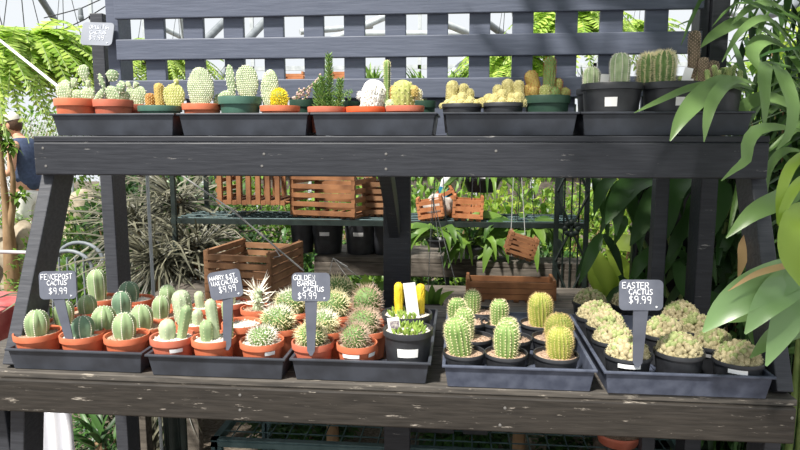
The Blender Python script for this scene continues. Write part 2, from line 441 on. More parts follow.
# ================================================================== POTS AND CACTI
def pot(t, c, R, h, m, soil='soil', kind='terra'):
    """Adds pot and soil to thing t; c = base centre; returns soil height."""
    c = Vector(c); b = MB(); br = R * 0.76
    if kind == 'terra':
        lipz = h * 0.79
        prof = [(br * 0.6, 0), (br, 0), (R * 0.895, lipz - 0.0005), (R * 0.985, lipz), (R, h - 0.002), (R * 0.985, h), (R * 0.93, h - 0.001), (R * 0.86, h * 0.55), (R * 0.5, h * 0.5)]
    elif kind == 'black':
        lipz = h * 0.86
        prof = [(br * 0.6, 0), (br * 1.06, 0), (R * 0.94, lipz), (R * 1.0, lipz + 0.001), (R, h - 0.002), (R * 0.985, h), (R * 0.94, h - 0.001), (R * 0.88, h * 0.55), (R * 0.5, h * 0.5)]
    else:
        lipz = h * 0.78
        prof = [(br * 0.6, 0), (br * 1.12, 0), (R * 0.92, lipz), (R, lipz + 0.001), (R * 1.01, h - 0.003), (R * 0.99, h), (R * 0.94, h - 0.001), (R * 0.88, h * 0.55), (R * 0.5, h * 0.5)]
    b.lathe(prof, c, 36); b.build('pot', m, t)
    sz = h - 0.009
    b = MB(); rings = 5; n = 24; vs = [c + Vector((0, 0, sz + 0.002))]; fs = []
    for i in range(1, rings + 1):
        rr = R * 0.925 * i / rings
        for k in range(n):
            th = 2 * PI * k / n; vs.append(c + Vector((rr * math.cos(th), rr * math.sin(th), sz + (U(-0.0016, 0.0026) if i < rings else -0.002))))
    for k in range(n): fs.append((0, 1 + k, 1 + (k + 1) % n))
    for i in range(rings - 1):
        for k in range(n): fs.append((1 + i * n + k, 1 + (i + 1) * n + k, 1 + (i + 1) * n + (k + 1) % n, 1 + i * n + (k + 1) % n))
    b.add(vs, fs)
    for _ in range(46):
        a = U(0, 2 * PI); rr = R * 0.88 * math.sqrt(rnd.random()); q = U(0.0014, 0.0034)
        b.ball(c + Vector((rr * math.cos(a), rr * math.sin(a), sz + 0.002)), q, q * U(0.7, 1.2), q * 0.8, 5, 3)
    b.build('soil', M[soil], t, True)
    return c.z + sz

def dome(w, h, n=16, bulge=0.08, base=0.82, flat=1.0):
    """(r, z) profile of a cactus body of full width w and height h."""
    R = w / 2; out = []
    hd = min(h * 0.55, R * 1.15 * flat)
    for i in range(n + 1):
        t = i / n; z = h * (1 - (1 - t) ** 1.35)
        if z < h - hd: r = R * (base + (1 - base) * math.sin(PI / 2 * min(1, z / max(1e-6, (h - hd)))))
        else:
            u = (z - (h - hd)) / hd; r = R * math.sqrt(max(0.0, 1 - u ** 2.2))
        out.append((max(r, 0.0008), z))
    return out
def prof_r(prof, z):
    for (r0, z0), (r1, z1) in zip(prof[:-1], prof[1:]):
        if z <= z1: return r0 + (r1 - r0) * (z - z0) / max(1e-9, z1 - z0)
    return prof[-1][0]

def ribbed(t, c, w, h, ribs, m, spine=None, depth=0.16, lean=(0, 0), rib_dot=0.0016, step=0.0062, spl=0.0, twist=0.0, ph=None, name='cactus', spn=3, sr=0.0005):
    """One ribbed cactus body with a row of areoles along every rib crest; returns the body."""
    prof = dome(w, h, 18); ph = U(0, 1) if ph is None else ph; c = Vector(c)
    ax = Matrix.Rotation(lean[0], 3, 'Y') @ Matrix.Rotation(lean[1], 3, 'X')
    def md(th, z): return 1 - depth * (1 - abs(math.cos(ribs / 2 * (th + twist * z / h) + ph)) ** 0.7)
    b = MB(); b.lathe(prof, c, ribs * 6, md, True, ax); body = b.build(name, m, t)
    if spine:
        s = MB()
        for k in range(ribs):
            z = h * 0.06
            while z < h * 0.995:
                r = prof_r(prof, z); th = (2 * PI * k - 2 * ph) / ribs - twist * z / h
                d = Vector((math.cos(th), math.sin(th), 0.25 + 1.2 * max(0, z / h - 0.6)))
                p = c + ax @ Vector((r * math.cos(th), r * math.sin(th), z)); d = ax @ d
                if rib_dot: s.ball(p, rib_dot, rib_dot, rib_dot * 1.25, 5, 3)
                if spl:
                    for q in range(spn): s.spike(p, d + rv() * 0.75, spl * U(0.6, 1.1), sr)
                z += step * (1 if z < h * 0.85 else 0.6)
        s.build('spines', spine, body)
    return body

def knobbly(t, c, w, h, m, spine, rows=None, lean=(0, 0), spl=0.005, name='cactus', dot=0.0014, spn=3, depth=0.2, base=0.85, sr=0.0007):
    """Columnar body with spirals of tubercles, each with small spines."""
    prof = dome(w, h, 22, base=base); c = Vector(c); ax = Matrix.Rotation(lean[0], 3, 'Y') @ Matrix.Rotation(lean[1], 3, 'X')
    nr = rows or 11; pitch = w * 0.19
    def md(th, z): return 1 + depth * (math.cos(nr * th + PI * z / pitch) * math.cos(PI * z / pitch) * 0.5)
    b = MB(); b.lathe(prof, c, nr * 4, md, True, ax); body = b.build(name, m, t)
    s = MB(); z = pitch * 0.6; j = 0
    while z < h * 0.99:
        r = prof_r(prof, z); k0 = 0.5 * (j % 2); n = max(4, int(nr * min(1, 0.35 + r / (w / 2) * 0.65)))
        for k in range(n):
            th = 2 * PI * (k + k0) / n; p = c + ax @ Vector((r * 1.03 * math.cos(th), r * 1.03 * math.sin(th), z))
            d = ax @ Vector((math.cos(th), math.sin(th), 0.3 + 1.5 * max(0, z / h - 0.6)))
            if dot: s.ball(p, dot, dot, dot, 5, 3)
            for q in range(spn): s.spike(p, d + rv() * 0.8, spl * U(0.6, 1.1), sr)
        z += pitch * 0.8; j += 1
    s.build('spines', spine, body)
    return body

def spiny_ball(t, c, w, h, m, spine, n=300, L=0.014, r=0.0006, lift=0.5, name='cactus', tuft=None, spread=0.55):
    """Round body hidden in long spines; tuft = material of a dense pale crown."""
    c = Vector(c); b = MB(); nr = 12
    cc = c + Vector((0, 0, h * 0.42))
    b.lathe(dome(w * 0.76, h * 0.84, 14, base=0.8, flat=0.9), c, nr * 4, lambda th, z: 1 + 0.07 * math.cos(nr * th + z * 300), True)
    body = b.build(name, m, t)
    s = MB(); s2 = MB(); n = int(n * 0.62) if L > 0.008 else n
    for i in range(n):
        y = 1 - 1.55 * (i + 0.5) / n; th = i * 2.39996
        q = math.sqrt(max(0, 1 - y * y)); d = Vector((q * math.cos(th), q * math.sin(th), y))
        p = cc + Vector((d.x * w * 0.37, d.y * w * 0.37, d.z * h * 0.42)); L_, r_ = L * 1.55, r * 1.75
        if p.z < c.z: continue
        dd = (d + rv() * spread + Vector((0, 0, lift * 0.4))).normalized(); far = (s2 if tuft is not None and y > 0.55 else s)
        far.spike(p, dd, L_ * U(0.6, 1.2), r_)
        far.spike(p, (d + rv() * spread * 1.4).normalized(), L_ * U(0.4, 0.8), r_)
        far.spike(p, (d + rv() * spread * 1.6).normalized(), L_ * U(0.4, 0.7), r_)
    s.build('spines', spine, body)
    if tuft is not None: s2.build('crown_spines', tuft, body)
    return body

def mound(t, c, R, h, m, tip=None, knob=0.0074, n=150, flat=1.0):
    """A cushion of many small round knobs grown together."""
    c = Vector(c); b = MB(); bt = MB(); s = MB()
    b.lathe([(R * 0.84, 0.003), (R * 0.78, h * 0.4), (R * 0.55, h * 0.72), (R * 0.25, h * 0.9), (0.001, h * 0.93)], c, 20)
    for i in range(n):
        y = 1 - 1.02 * (i + 0.5) / n; th = i * 2.39996 + U(-0.15, 0.15); q = math.sqrt(max(0, 1 - y * y))
        p = c + Vector((q * math.cos(th) * R * 0.86, q * math.sin(th) * R * 0.86, 0.005 + max(0.003, y * h * U(0.86, 1.06))))
        r = knob * U(0.75, 1.15)
        (bt if tip is not None and y > 0.5 and rnd.random() < 0.45 else b).ball(p, r, r, r * 1.1, 8, 6)
        d = Vector((q * math.cos(th), q * math.sin(th), y + 0.3)).normalized()
        for e in range(7): s.spike(p + rv() * r * 0.3 + d * r * 0.75, d + rv() * 0.9, r * U(0.35, 0.7), 0.0005)
    body = b.build('cactus_mound', m, t)
    s.build('spines', M['spine_cream'], body)
    if tip is not None and bt.v: bt.build('fresh_knobs', tip, body)
    return body

def pad(t, c, w, h, th, m, dots=None, roll=0.0, yaw=0.0, pitch=0.0, dsp=0.0075, ds=0.0017, name='pad', egg=0.14):
    """A flat prickly pear pad standing on point c, with a grid of pale areoles."""
    rot = Matrix.Rotation(yaw, 3, 'Z') @ Matrix.Rotation(roll, 3, 'Y') @ Matrix.Rotation(pitch, 3, 'X')
    c = Vector(c); cc = c + rot @ Vector((0, 0, h / 2)); b = MB()
    b.ball(cc, w / 2, th / 2, h / 2, 20, 14, rot, egg, 0.10, U(0, 50)); o = b.build(name, m, t)
    if dots is not None:
        s = MB(); nz = max(3, int(h / dsp)); j = 0
        for j in range(nz):
            zz = -h / 2 + h * (j + 0.5) / nz; k = math.sqrt(max(0, 1 - (2 * zz / h) ** 2)) * (1 + egg * 2 * zz / h); nx = max(1, int(w * k / dsp))
            for i in range(nx + 1):
                x = (-0.5 + (i + 0.5 * (j % 2)) / max(1, nx)) * w * k * 0.95
                if abs(x) > w * k * 0.5: continue
                y = th / 2 * math.sqrt(max(0, k * k - (2 * x / w) ** 2)) * 0.98
                for sg in (-1, 1):
                    p = cc + rot @ Vector((x, sg * y, zz)); s.ball(p, ds, ds, ds, 5, 3)
                    for _q in range(2): s.spike(p, rot @ Vector((U(-0.6, 0.6), sg * 0.6, U(-1.0, 0.3))), ds * 4.2, ds * 0.36)
        s.build('areoles', dots, o)
    return o

def lowpot(px, py, rim, h, potm, label, group, kind='terra', soil='soil', name='potted_cactus', floor=None):
    """Start a potted plant whose rim centre is seen at (px, py), standing in a lower tray."""
    z0 = (TZ + 0.0078) if floor is None else floor
    p = at_z(px, py, z0 + h); d = dist(p); R = rim * d / F_PX / 2 * 0.97
    ym = min(q[2] for q in LOWX if q[0] - 0.06 < p.x < q[1] + 0.06) + 0.0135 + R * 0.92
    if p.y < ym: p = at_y(px, py, ym); p.z = z0 + h; d = dist(p)
    base = Vector((p.x, p.y, z0)); t = thing(name, base, label, 'potted cactus', group)
    top = pot(t, base, R, h, M[potm], soil, kind)
    return t, Vector((p.x, p.y, top)), d / F_PX, R
def white_tag(t, c, w, h, roll=0.0, yaw=0.0, m='tag', name='plant_tag', tilt=0.12):
    rot = Matrix.Rotation(yaw, 3, 'Z') @ Matrix.Rotation(roll, 3, 'Y') @ Matrix.Rotation(tilt, 3, 'X')
    b = MB(); c = Vector(c); b.box((c.x - w / 2, c.y - 0.0006, c.z), (c.x + w / 2, c.y + 0.0006, c.z + h), rot, c); return b.build(name, M[m], t, False)
def sticker(t, c, R, h, ang, span, z0, z1, m='tag'):
    """A label wrapped on the pot's outside."""
    b = MB(); n = 6; vs = []; fs = []; br = R * 0.75
    for i in range(n + 1):
        a = ang - span / 2 + span * i / n
        for z in (z0, z1):
            r = max(br + (R * 0.94 - br) * (z / (h * 0.86)), R if z > h * 0.79 else 0) + 0.0024; vs.append(Vector(c) + Vector((r * math.cos(a), r * math.sin(a), z)))
    for i in range(n): fs.append((i * 2, i * 2 + 2, i * 2 + 3, i * 2 + 1))
    b.add(vs, fs); b.build('sticker', M[m], t)

# ---- lower shelf, first tray: ribbed fencepost cacti
GF = 'ribbed fencepost cacti in terracotta pots'
for px, py, rim, w, h, dx, mk, lab in [
    (38, 336, 47, 23, 23, 0, 'fence_green', 'squat ribbed green cactus in the front terracotta pot next to the slanted leg'),
    (83, 340, 46, 22, 19, 1, 'fence_dark', 'dark blue-green ribbed cactus in the terracotta pot that holds the foot of the sign stake'),
    (127, 338, 46, 23, 23, -2, 'fence_green', 'light green pointed ribbed cactus in a front terracotta pot at the inner tray corner'),
    (64, 321, 42, 20, 22, 0, 'fence_green', 'ribbed cactus in terracotta half hidden behind the grey fencepost price sign'),
    (104, 325, 42, 24, 21, 0, 'fence_green', 'broad domed ribbed cactus in terracotta, middle of the second row from the front'),
    (146, 325, 42, 23, 22, -4, 'fence_green', 'domed yellow-green ribbed cactus in terracotta at the inner end of the second row'),
    (86, 310, 38, 18, 17, 2, 'fence_green', 'short squat ribbed cactus in terracotta under the tallest cactus, third row'),
    (126, 310, 38, 20, 20, -4, 'fence_dark', 'rounded grey-green ribbed cactus in terracotta, middle of the third row'),
    (164, 314, 38, 18, 20, -3, 'fence_green', 'knobbly six-ribbed cactus in terracotta at the inner end of the third row'),
    (103, 297, 36, 18, 28, -5, 'fence_green', 'tallest ribbed green cactus in terracotta at the back corner near the leg'),
    (136, 298, 36, 20, 18, -7, 'fence_dark', 'greyish round ribbed cactus in a back row terracotta pot with empty gravel beside it'),
    (174, 300, 34, 18, 17, -6, 'fence_green', 'small bright ribbed cactus in the farthest terracotta pot, beside the pale tall cone cactus')]:
    t, s, k, R = lowpot(px, py, rim, 0.078, 'terra', lab, GF, soil='gravel' if mk == 'fence_dark' else 'soil')
    ribbed(t, s + Vector((dx * k, 0, -0.002)), w * k, h * k * 1.12, 6, M[mk], M['spine_white'], 0.22, (U(-0.04, 0.04), U(-0.03, 0.03)), 0.0016, 0.0056)

# ---- second tray: pale wax cacti, papery spined and white spined cacti
GW = 'pale smooth wax cacti in terracotta pots'
def finger(t, c, w, h, m, lean, ribs=5, name='cactus'):
    return ribbed(t, c, w, h, ribs, m, M['spine_cream'], 0.14, lean, 0.0009, 0.009, name=name)
t, s, k, R = lowpot(173, 342, 47, 0.082, 'terra_dull', 'terracotta pot with a pale egg cactus and a green finger leaning beside it', GW, soil='gravel')
finger(t, s + Vector((-5 * k, 0, -0.003)), 17 * k, 21 * k, M['wax_green'], (0, 0))
finger(t, s + Vector((8 * k, 0.004, -0.003)), 11 * k, 36 * k, M['fence_green'], (0.22, 0))
sticker(t, (s.x, s.y, TZ + 0.0078), R, 0.082, -1.0, 0.6, 0.050, 0.060)
t, s, k, R = lowpot(214, 343, 47, 0.082, 'terra', 'terracotta pot with three green stubs that the tilted sign stands in', GW, soil='gravel')
finger(t, s + Vector((-6 * k, -0.006, -0.003)), 14 * k, 22 * k, M['fence_green'], (0, 0))
finger(t, s + Vector((0 * k, 0.012, -0.003)), 12 * k, 42 * k, M['wax_green'], (-0.1, 0))
finger(t, s + Vector((15 * k, 0.012, -0.003)), 9 * k, 34 * k, M['fence_green'], (-0.02, 0))
GB = 'white and gold spined ball cacti in terracotta pots'
t, s, k, R = lowpot(262, 341, 46, 0.078, 'terra', 'low flat ball cactus with fine white spines in front terracotta pot at the tray corner', GB, soil='gravel')
spiny_ball(t, s + Vector((0, 0, -0.004)), 34 * k, 20 * k, M['ball_green'], M['spine_white'], 240, 0.012, 0.0006)
sticker(t, (s.x, s.y, TZ + 0.0078), R, 0.078, -0.9, 0.5, 0.050, 0.060)
t, s, k, R = lowpot(196, 321, 42, 0.082, 'terra', 'terracotta pot with a short pale finger and a tall tapered cone cactus behind it', GW, soil='gravel')
finger(t, s + Vector((2 * k, -0.002, -0.003)), 11 * k, 17 * k, M['wax_green'], (0.02, 0))
knobbly(t, s + Vector((-13 * k, 0.012, -0.003)), 18 * k, 35 * k, M['wax_green'], M['spine_white'], 9, (-0.12, 0), 0.003, spn=1, base=1.0)
t, s, k, R = lowpot(242, 322, 42, 0.086, 'terra', 'terracotta pot of bare white pumice behind the tilted sign', GW, soil='gravel')
finger(t, s + Vector((-15 * k, 0, -0.003)), 9 * k, 26 * k, M['fence_green'], (-0.05, 0))
t, s, k, R = lowpot(281, 325, 44, 0.078, 'terra', 'bushy ball cactus with creamy spines in terracotta, second row behind the flat white one', GB)
spiny_ball(t, s + Vector((-3 * k, 0, -0.003)), 40 * k, 26 * k, M['ball_green'], M['spine_cream'], 330, 0.014, 0.0006, tuft=M['spine_white'])
t, s, k, R = lowpot(208, 305, 36, 0.078, 'terra', 'small terracotta pot of pumice with a green stub, far row beside the tilted sign', GW, soil='gravel')
finger(t, s + Vector((-8 * k, 0, -0.003)), 10 * k, 18 * k, M['wax_green'], (-0.05, 0))
t, s, k, R = lowpot(231, 301, 34, 0.078, 'terra_dull', 'terracotta pot almost wholly hidden behind the tilted sign', GW, soil='gravel')
finger(t, s + Vector((0, 0, -0.003)), 10 * k, 14 * k, M['wax_green'], (0, 0))
t, s, k, R = lowpot(258, 307, 36, 0.078, 'terra', 'cactus of long white papery curling spines in terracotta in front of the brown slat basket', 'papery spined cactus')
body = MB(); cc = s + Vector((0, 0, -0.003))
for i in range(5): body.ball(cc + Vector((U(-0.004, 0.004), U(-0.004, 0.004), 0.008 + i * 0.0125)), 0.017 - 0.001 * i, None, 0.013, 12, 8)
bo = body.build('cactus', M['wax_green'], t)
sp = MB()
for i in range(60):
    a = U(0, 2 * PI); z = U(0.008, 0.078) if i < 46 else 0.07; L = U(0.03, 0.055); e = U(-0.1, 0.8) if i < 46 else U(0.9, 1.8)
    d = Vector((math.cos(a), math.sin(a), e)).normalized(); p = cc + Vector((math.cos(a) * 0.012, math.sin(a) * 0.012, z))
    sp.blade([p, p + d * L * 0.5, p + d * L + Vector((0, 0, U(-0.008, 0.014)))], 0.0034, seg=5, fold=0.1, shape=0.5)
sp.build('papery_spines', M['spine_white'], bo)
t, s, k, R = lowpot(297, 309, 40, 0.078, 'terra', 'shaggy pale ball cactus in terracotta between bushy creamy cactus and golden barrel sign', GB)
spiny_ball(t, s + Vector((-6 * k, 0, -0.003)), 38 * k, 26 * k, M['ball_green'], M['spine_cream'], 330, 0.014, 0.0006, tuft=M['spine_white'])
t, s, k, R = lowpot(301, 297, 34, 0.078, 'terra_dull', 'terracotta pot with a dome of white spines directly under the golden barrel sign board', GB)
spiny_ball(t, s + Vector((-4 * k, 0, -0.003)), 26 * k, 20 * k, M['ball_green'], M['spine_pink'], 200, 0.010, 0.0006)

# ---- third tray: golden barrels and two black pots
t, s, k, R = lowpot(313, 344, 45, 0.078, 'terra_dull', 'terracotta pot of yellow spined barrel pierced by the golden barrel sign stake', GB)
spiny_ball(t, s + Vector((-2 * k, 0.004, -0.003)), 36 * k, 24 * k, M['ball_green'], M['spine_cream'], 300, 0.013, 0.0006)
t, s, k, R = lowpot(357, 344, 43, 0.078, 'terra', 'green ball cactus with pinkish brown spines in front terracotta pot beside round black pot', GB)
spiny_ball(t, s + Vector((-2 * k, 0, -0.003)), 34 * k, 27 * k, M['ball_green'], M['spine_pink'], 300, 0.013, 0.00055)
sticker(t, (s.x, s.y, TZ + 0.0078), R, 0.078, -1.75, 0.9, 0.050, 0.060)
sticker(t, (s.x, s.y, TZ + 0.0078), R, 0.078, -0.55, 0.5, 0.050, 0.060)
t, s, k, R = lowpot(327, 328, 42, 0.078, 'terra', 'creamy spined barrel in terracotta, second behind the golden barrel sign stake', GB)
spiny_ball(t, s + Vector((-4 * k, 0, -0.003)), 36 * k, 24 * k, M['ball_green'], M['spine_cream'], 320, 0.014, 0.0006, tuft=M['spine_white'])
t, s, k, R = lowpot(368, 328, 42, 0.078, 'terra', 'brownish spined barrel in terracotta, middle of the column behind the front green ball', GB)
spiny_ball(t, s + Vector((-4 * k, 0, -0.003)), 38 * k, 27 * k, M['ball_green'], M['spine_pink'], 320, 0.014, 0.00055)
t, s, k, R = lowpot(338, 312, 40, 0.078, 'terra', 'fluffy yellow-white barrel in terracotta to the side of the golden barrel sign', GB)
spiny_ball(t, s + Vector((-5 * k, 0, -0.003)), 40 * k, 28 * k, M['ball_green'], M['spine_cream'], 340, 0.015, 0.0006, tuft=M['spine_cream'])
t, s, k, R = lowpot(374, 313, 40, 0.078, 'terra', 'taller brown spined barrel with whiskery crown in terracotta nearest the black pots', GB)
spiny_ball(t, s + Vector((-7 * k, 0, -0.003)), 34 * k, 36 * k, M['ball_green'], M['spine_pink'], 340, 0.014, 0.00055)
t, s, k, R = lowpot(345, 299, 36, 0.078, 'terra', 'farthest fluffy pale yellow barrel in terracotta, in front of the thin wires', GB)
spiny_ball(t, s + Vector((-8 * k, 0, -0.003)), 40 * k, 30 * k, M['ball_green'], M['spine_cream'], 340, 0.015, 0.0006, tuft=M['spine_cream'])
GK = 'round black pots of low succulents'
def lowleaves(t, s, R, n, m, name='leaves'):
    b = MB()
    for i in range(n):
        a = U(0, 2 * PI); rr = R * 0.75 * math.sqrt(rnd.random()); p = s + Vector((rr * math.cos(a), rr * math.sin(a), -0.002))
        d = Vector((U(-0.8, 0.8), U(-0.8, 0.8), 1)); b.tube([p, p + d.normalized() * 0.012, p + d.normalized() * 0.021], [0.0022, 0.0038, 0.0012], 6)
    b.build(name, m, t)
t, s, k, R = lowpot(407, 312, 52, 0.112, 'black_pot', 'black pot with two yellow fingers and a tall white tag, farther of the two', GK, 'black', 'gravel', 'potted_succulent')
lowleaves(t, s, R, 40, M['succ'])
for dx, hh in ((-9, 33), (13, 32)):
    knobbly(t, s + Vector((dx * k, 0.02, -0.003)), 9 * k, hh * k, M['yel_pod'], M['spine_yellow'], 9, (0, 0), 0.002, name='finger', spn=1, dot=0.0007)
white_tag(t, s + Vector((7 * k, -0.012, -0.004)), 12 * k, 37 * k, -0.12)
t, s, k, R = lowpot(408, 329, 52, 0.116, 'black_pot', 'nearer round black pot of lime succulents with a small picture tag', GK, 'black', 'gravel', 'potted_succulent')
lowleaves(t, s, R, 60, M['succ'])
white_tag(t, s + Vector((-12 * k, -0.02, -0.004)), 12 * k, 18 * k, -0.12); white_tag(t, s + Vector((-11.7 * k, -0.0215, 0.008)), 9 * k, 10 * k, -0.12, 0, 'photo_tag', 'tag_picture')
sticker(t, (s.x, s.y, TZ + 0.0078), R, 0.116, -1.50, 0.9, 0.056, 0.078)

# ---- fourth tray: white spined columns and golden egg cacti in black pots
GC = 'barrel cacti in small black pots'
def column(px, py, rim, w, h, lab, dx=0, lean=(0, 0), gold=False, dy=0.0):
    t, s, k, R = lowpot(px, py, rim, 0.068, 'black_pot', lab, GC, 'black')
    m, sp = (M['yellow_skin'], M['spine_gold']) if gold else (M['barrel_green'], M['spine_cream'])
    ribbed(t, s + Vector((dx * k, dy, -0.003)), w * k, h * k * 1.06, 15 if not gold else 19, m, sp, 0.15, lean, 0.0014 if not gold else 0.0009, 0.0075 if not gold else 0.006, 0.008 if not gold else 0.009, twist=0.0 if not gold else 0.25, spn=4, sr=0.00045)
column(464, 352, 44, 25, 37, 'green white-spined column leaning outward in a black pot at the front tray corner', -3, (-0.17, 0))
column(506, 352, 45, 24, 33, 'upright white-spined green column in the middle black pot of the front row', 0)
column(556, 353, 47, 25, 30, 'short straw-coloured barrel in the front black pot nearest the mound cacti', 3, (0.02, 0), True)
column(474, 336, 40, 19, 31, 'slender white-spined column right behind the outward leaning one', -9, (-0.04, 0))
column(513, 337, 40, 20, 23, 'small domed column peeking above the middle front column', -5)
column(552, 336, 42, 27, 26, 'golden egg-shaped barrel behind the short straw-coloured one', 6, (0.05, 0), True)
column(471, 320, 38, 18, 25, 'green column with pale spines in the farther outer pot beside two touching columns', -14)
column(499, 321, 38, 17, 25, 'white-spined column standing alone in the third row with bare soil beside it', 0)
column(540, 322, 42, 23, 32, 'tall golden egg-shaped barrel in a black pot in front of the long crate', 0, (0, 0), True)
column(482, 310, 36, 16, 23, 'farthest column, reddish topped, in a black pot touching the long wooden crate', -10)
# ---- fifth tray: woolly mounds
GE = 'woolly mound cacti in black pots'
def easter(px, py, rim, lab, h=0.088, dome_h=0.62, n=165):
    t, s, k, R = lowpot(px, py, rim, h, 'black_pot', lab, GE, 'black')
    mound(t, s + Vector((0, 0, -0.004)), R * 0.93, R * 2 * dome_h * 0.62, M['easter_skin'], M['easter_tip'], n=n)
    return t, s, R
t, s, R = easter(628, 353, 48, 'woolly mound cactus in the front black pot that the Easter sign stake enters', 0.070)
sticker(t, (s.x, s.y, TZ + 0.0078), R, 0.062, -1.75, 0.9, 0.050, 0.060)
t, s, R = easter(679, 350, 50, 'woolly mound with green crown in a tall black pot, middle of the front row', 0.082)
t, s, R = easter(738, 359, 50, 'widest woolly mound in the front black pot under the pale drooping leaves', 0.070)
sticker(t, (s.x, s.y, TZ + 0.0078), R, 0.060, -1.95, 0.7, 0.050, 0.060)
easter(613, 338, 44, 'woolly mound behind the Easter sign stake with pale soil rim showing', 0.074)
t, s, R = easter(664, 332, 46, 'woolly mound in a tall black pot next to the upright edge of the Easter sign', 0.080)
t, s, R = easter(713, 343, 44, 'woolly mound in the second row between the white label and the leaf tips', 0.074)
sticker(t, (s.x, s.y, TZ + 0.0078), R, 0.066, -1.85, 0.8, 0.050, 0.060)
easter(606, 324, 42, 'woolly mound partly covered by the Easter sign board corner', 0.070)
easter(697, 328, 42, 'woolly mound in the third row touching the tips of the broad pale leaf', 0.070)
easter(596, 315, 42, 'woolly mound in a tall black pot at the outer edge of the third row', 0.078)
easter(681, 315, 40, 'woolly mound farthest back in the shade under the dark leaves', 0.072)
easter(590, 301, 36, 'smaller woolly mound at the far outer corner of its tray', 0.072)
easter(628, 303, 36, 'woolly mound just peeking out behind the Easter sign board', 0.072)

# ---- upper shelf
GU = 'potted cacti along the upper shelf'
def uppot(px, rimy, rim, y, potm, label, kind='terra', soil='soil', name='potted_cactus', cat='potted cactus'):
    z0 = UZ + 0.0078; p = at_y(px, rimy, y); d = dist(p); R = rim * d / F_PX / 2; h = p.z - z0
    base = Vector((p.x, y, z0)); t = thing(name, base, label, cat, GU); top = pot(t, base, R, h, M[potm], soil, kind)
    return t, Vector((p.x, y, top)), d / F_PX, R
yF, yB = 1.832, 1.962
# 1 opuntia with white dots
t, s, k, R = uppot(76, 99, 41, yF, 'terra', 'terracotta pot of white-dotted prickly pear with one tall raised pad, at the shelf end')
def P(dx, dz, w, h, m='opuntia_pale', roll=0.0, yaw=0.0, dy=0.0, th=0.012, dots='spine_white', pitch=0.0, nm='pad', dsp=0.0075):
    return pad(t, s + Vector((dx * k, dy, -0.003 + dz * k)), w * k, h * k, th, M[m], M[dots], roll, yaw, pitch, dsp, name=nm)
P(-9, 0, 16, 21, roll=-0.1, dy=-0.01); P(3, 0, 18, 13, roll=0.25, yaw=0.4); P(12, 0, 14, 16, roll=0.1); P(-12, 12, 11, 12, roll=-0.35, dy=0.02); P(14, 14, 5, 9, roll=-0.05); P(11, 22, 11, 16, roll=-0.12); P(-1, 15, 7, 10, roll=0.05)
# 2 grey green cluster
t, s, k, R = uppot(113, 100, 38, yF, 'terra_dull', 'terracotta pot of clumped grey-green prickly pear with a round top pad')
P(-2, 0, 15, 18, 'opuntia', 0.1); P(9, 0, 13, 14, 'opuntia', 0.2, 0.5); P(-9, 6, 15, 7, 'opuntia', -0.9, 0, -0.01); P(-8, 14, 5, 17, 'opuntia', -0.3); P(1, 22, 12, 12, 'opuntia', 0.0, 0.3); P(6, 13, 11, 11, 'opuntia', 0.5, -0.4, 0.01); P(10, 10, 9, 10, 'opuntia', 0.15, 0, -0.012)
sticker(t, (s.x, s.y, UZ + 0.0078), R, s.z - UZ, -1.3, 0.8, 0.012, 0.05)
# 3 bunny ears
t, s, k, R = uppot(137, 105, 34, yB - 0.02, 'terra_dull', 'white spotted bunny ear pads in a low pot behind the green pot')
P(-5, 0, 10, 22, roll=-0.08); P(2, 2, 15, 20, roll=0.1); P(-6, 20, 5, 8, roll=-0.4); P(-1, 20, 6, 7, roll=0.3)
# 4 green pot: orange columns and pad
t, s, k, R = uppot(160, 106, 42, yF - 0.01, 'green_pot', 'teal green pot with amber columns and a rounded bumpy pad', 'wide')
knobbly(t, s + Vector((-10 * k, 0, -0.003)), 9 * k, 17 * k, M['orange_col'], M['spine_gold'], 9, name='column', spl=0.003)
knobbly(t, s + Vector((-1 * k, 0.005, -0.003)), 9 * k, 27 * k, M['gold_col'], M['spine_gold'], 9, name='column', spl=0.003)
P(14, 0, 23, 26, 'opuntia_yel', 0.0, 0, 0.004, 0.016, 'spine_cream'); P(17, 23, 5, 8, 'opuntia_yel', 0.1, 0, 0.004)
# 5 big white pad
t, s, k, R = uppot(202, 104, 39, yF, 'terra', 'big white-bristled upright pad cactus in terracotta next to a green pot')
P(-1, -4, 27, 44, 'opuntia_pale', 0.02, 0, 0, 0.02, 'spine_white', 0, 'pad', 0.0058); P(12, 0, 10, 15, 'opuntia', 0.25, 0, 0.02)
# 6 green pot with pads
t, s, k, R = uppot(240, 97, 43, yF - 0.005, 'green_pot', 'green pot with a thin finger pad and one large frosted pad')
P(8, -2, 23, 38, 'opuntia_pale', -0.05, 0, 0.006, 0.018, 'spine_white', 0, 'pad', 0.006); P(-12, 0, 17, 11, 'opuntia', -0.2, 0.2); P(-7, 0, 9, 37, 'opuntia', -0.1, 0, 0.0, 0.012)
sticker(t, (s.x, s.y, UZ + 0.0078), R, s.z - UZ, -2.2, 0.9, 0.005, 0.04)
# 7 yellow cactus with frosted pad behind
t, s, k, R = uppot(280, 106, 40, yF - 0.005, 'terra', 'terracotta pot with a bright yellow furry cactus before a frosted pad')
spiny_ball(t, s + Vector((0, -0.006, -0.003)), 20 * k, 24 * k, M['yellow_skin'], M['spine_yellow'], 420, 0.006, 0.0007, name='yellow_cactus')
P(-12, -2, 18, 42, 'opuntia_pale', 0.02, 0.1, 0.014, 0.016, 'spine_white', 0, 'pad', 0.006)
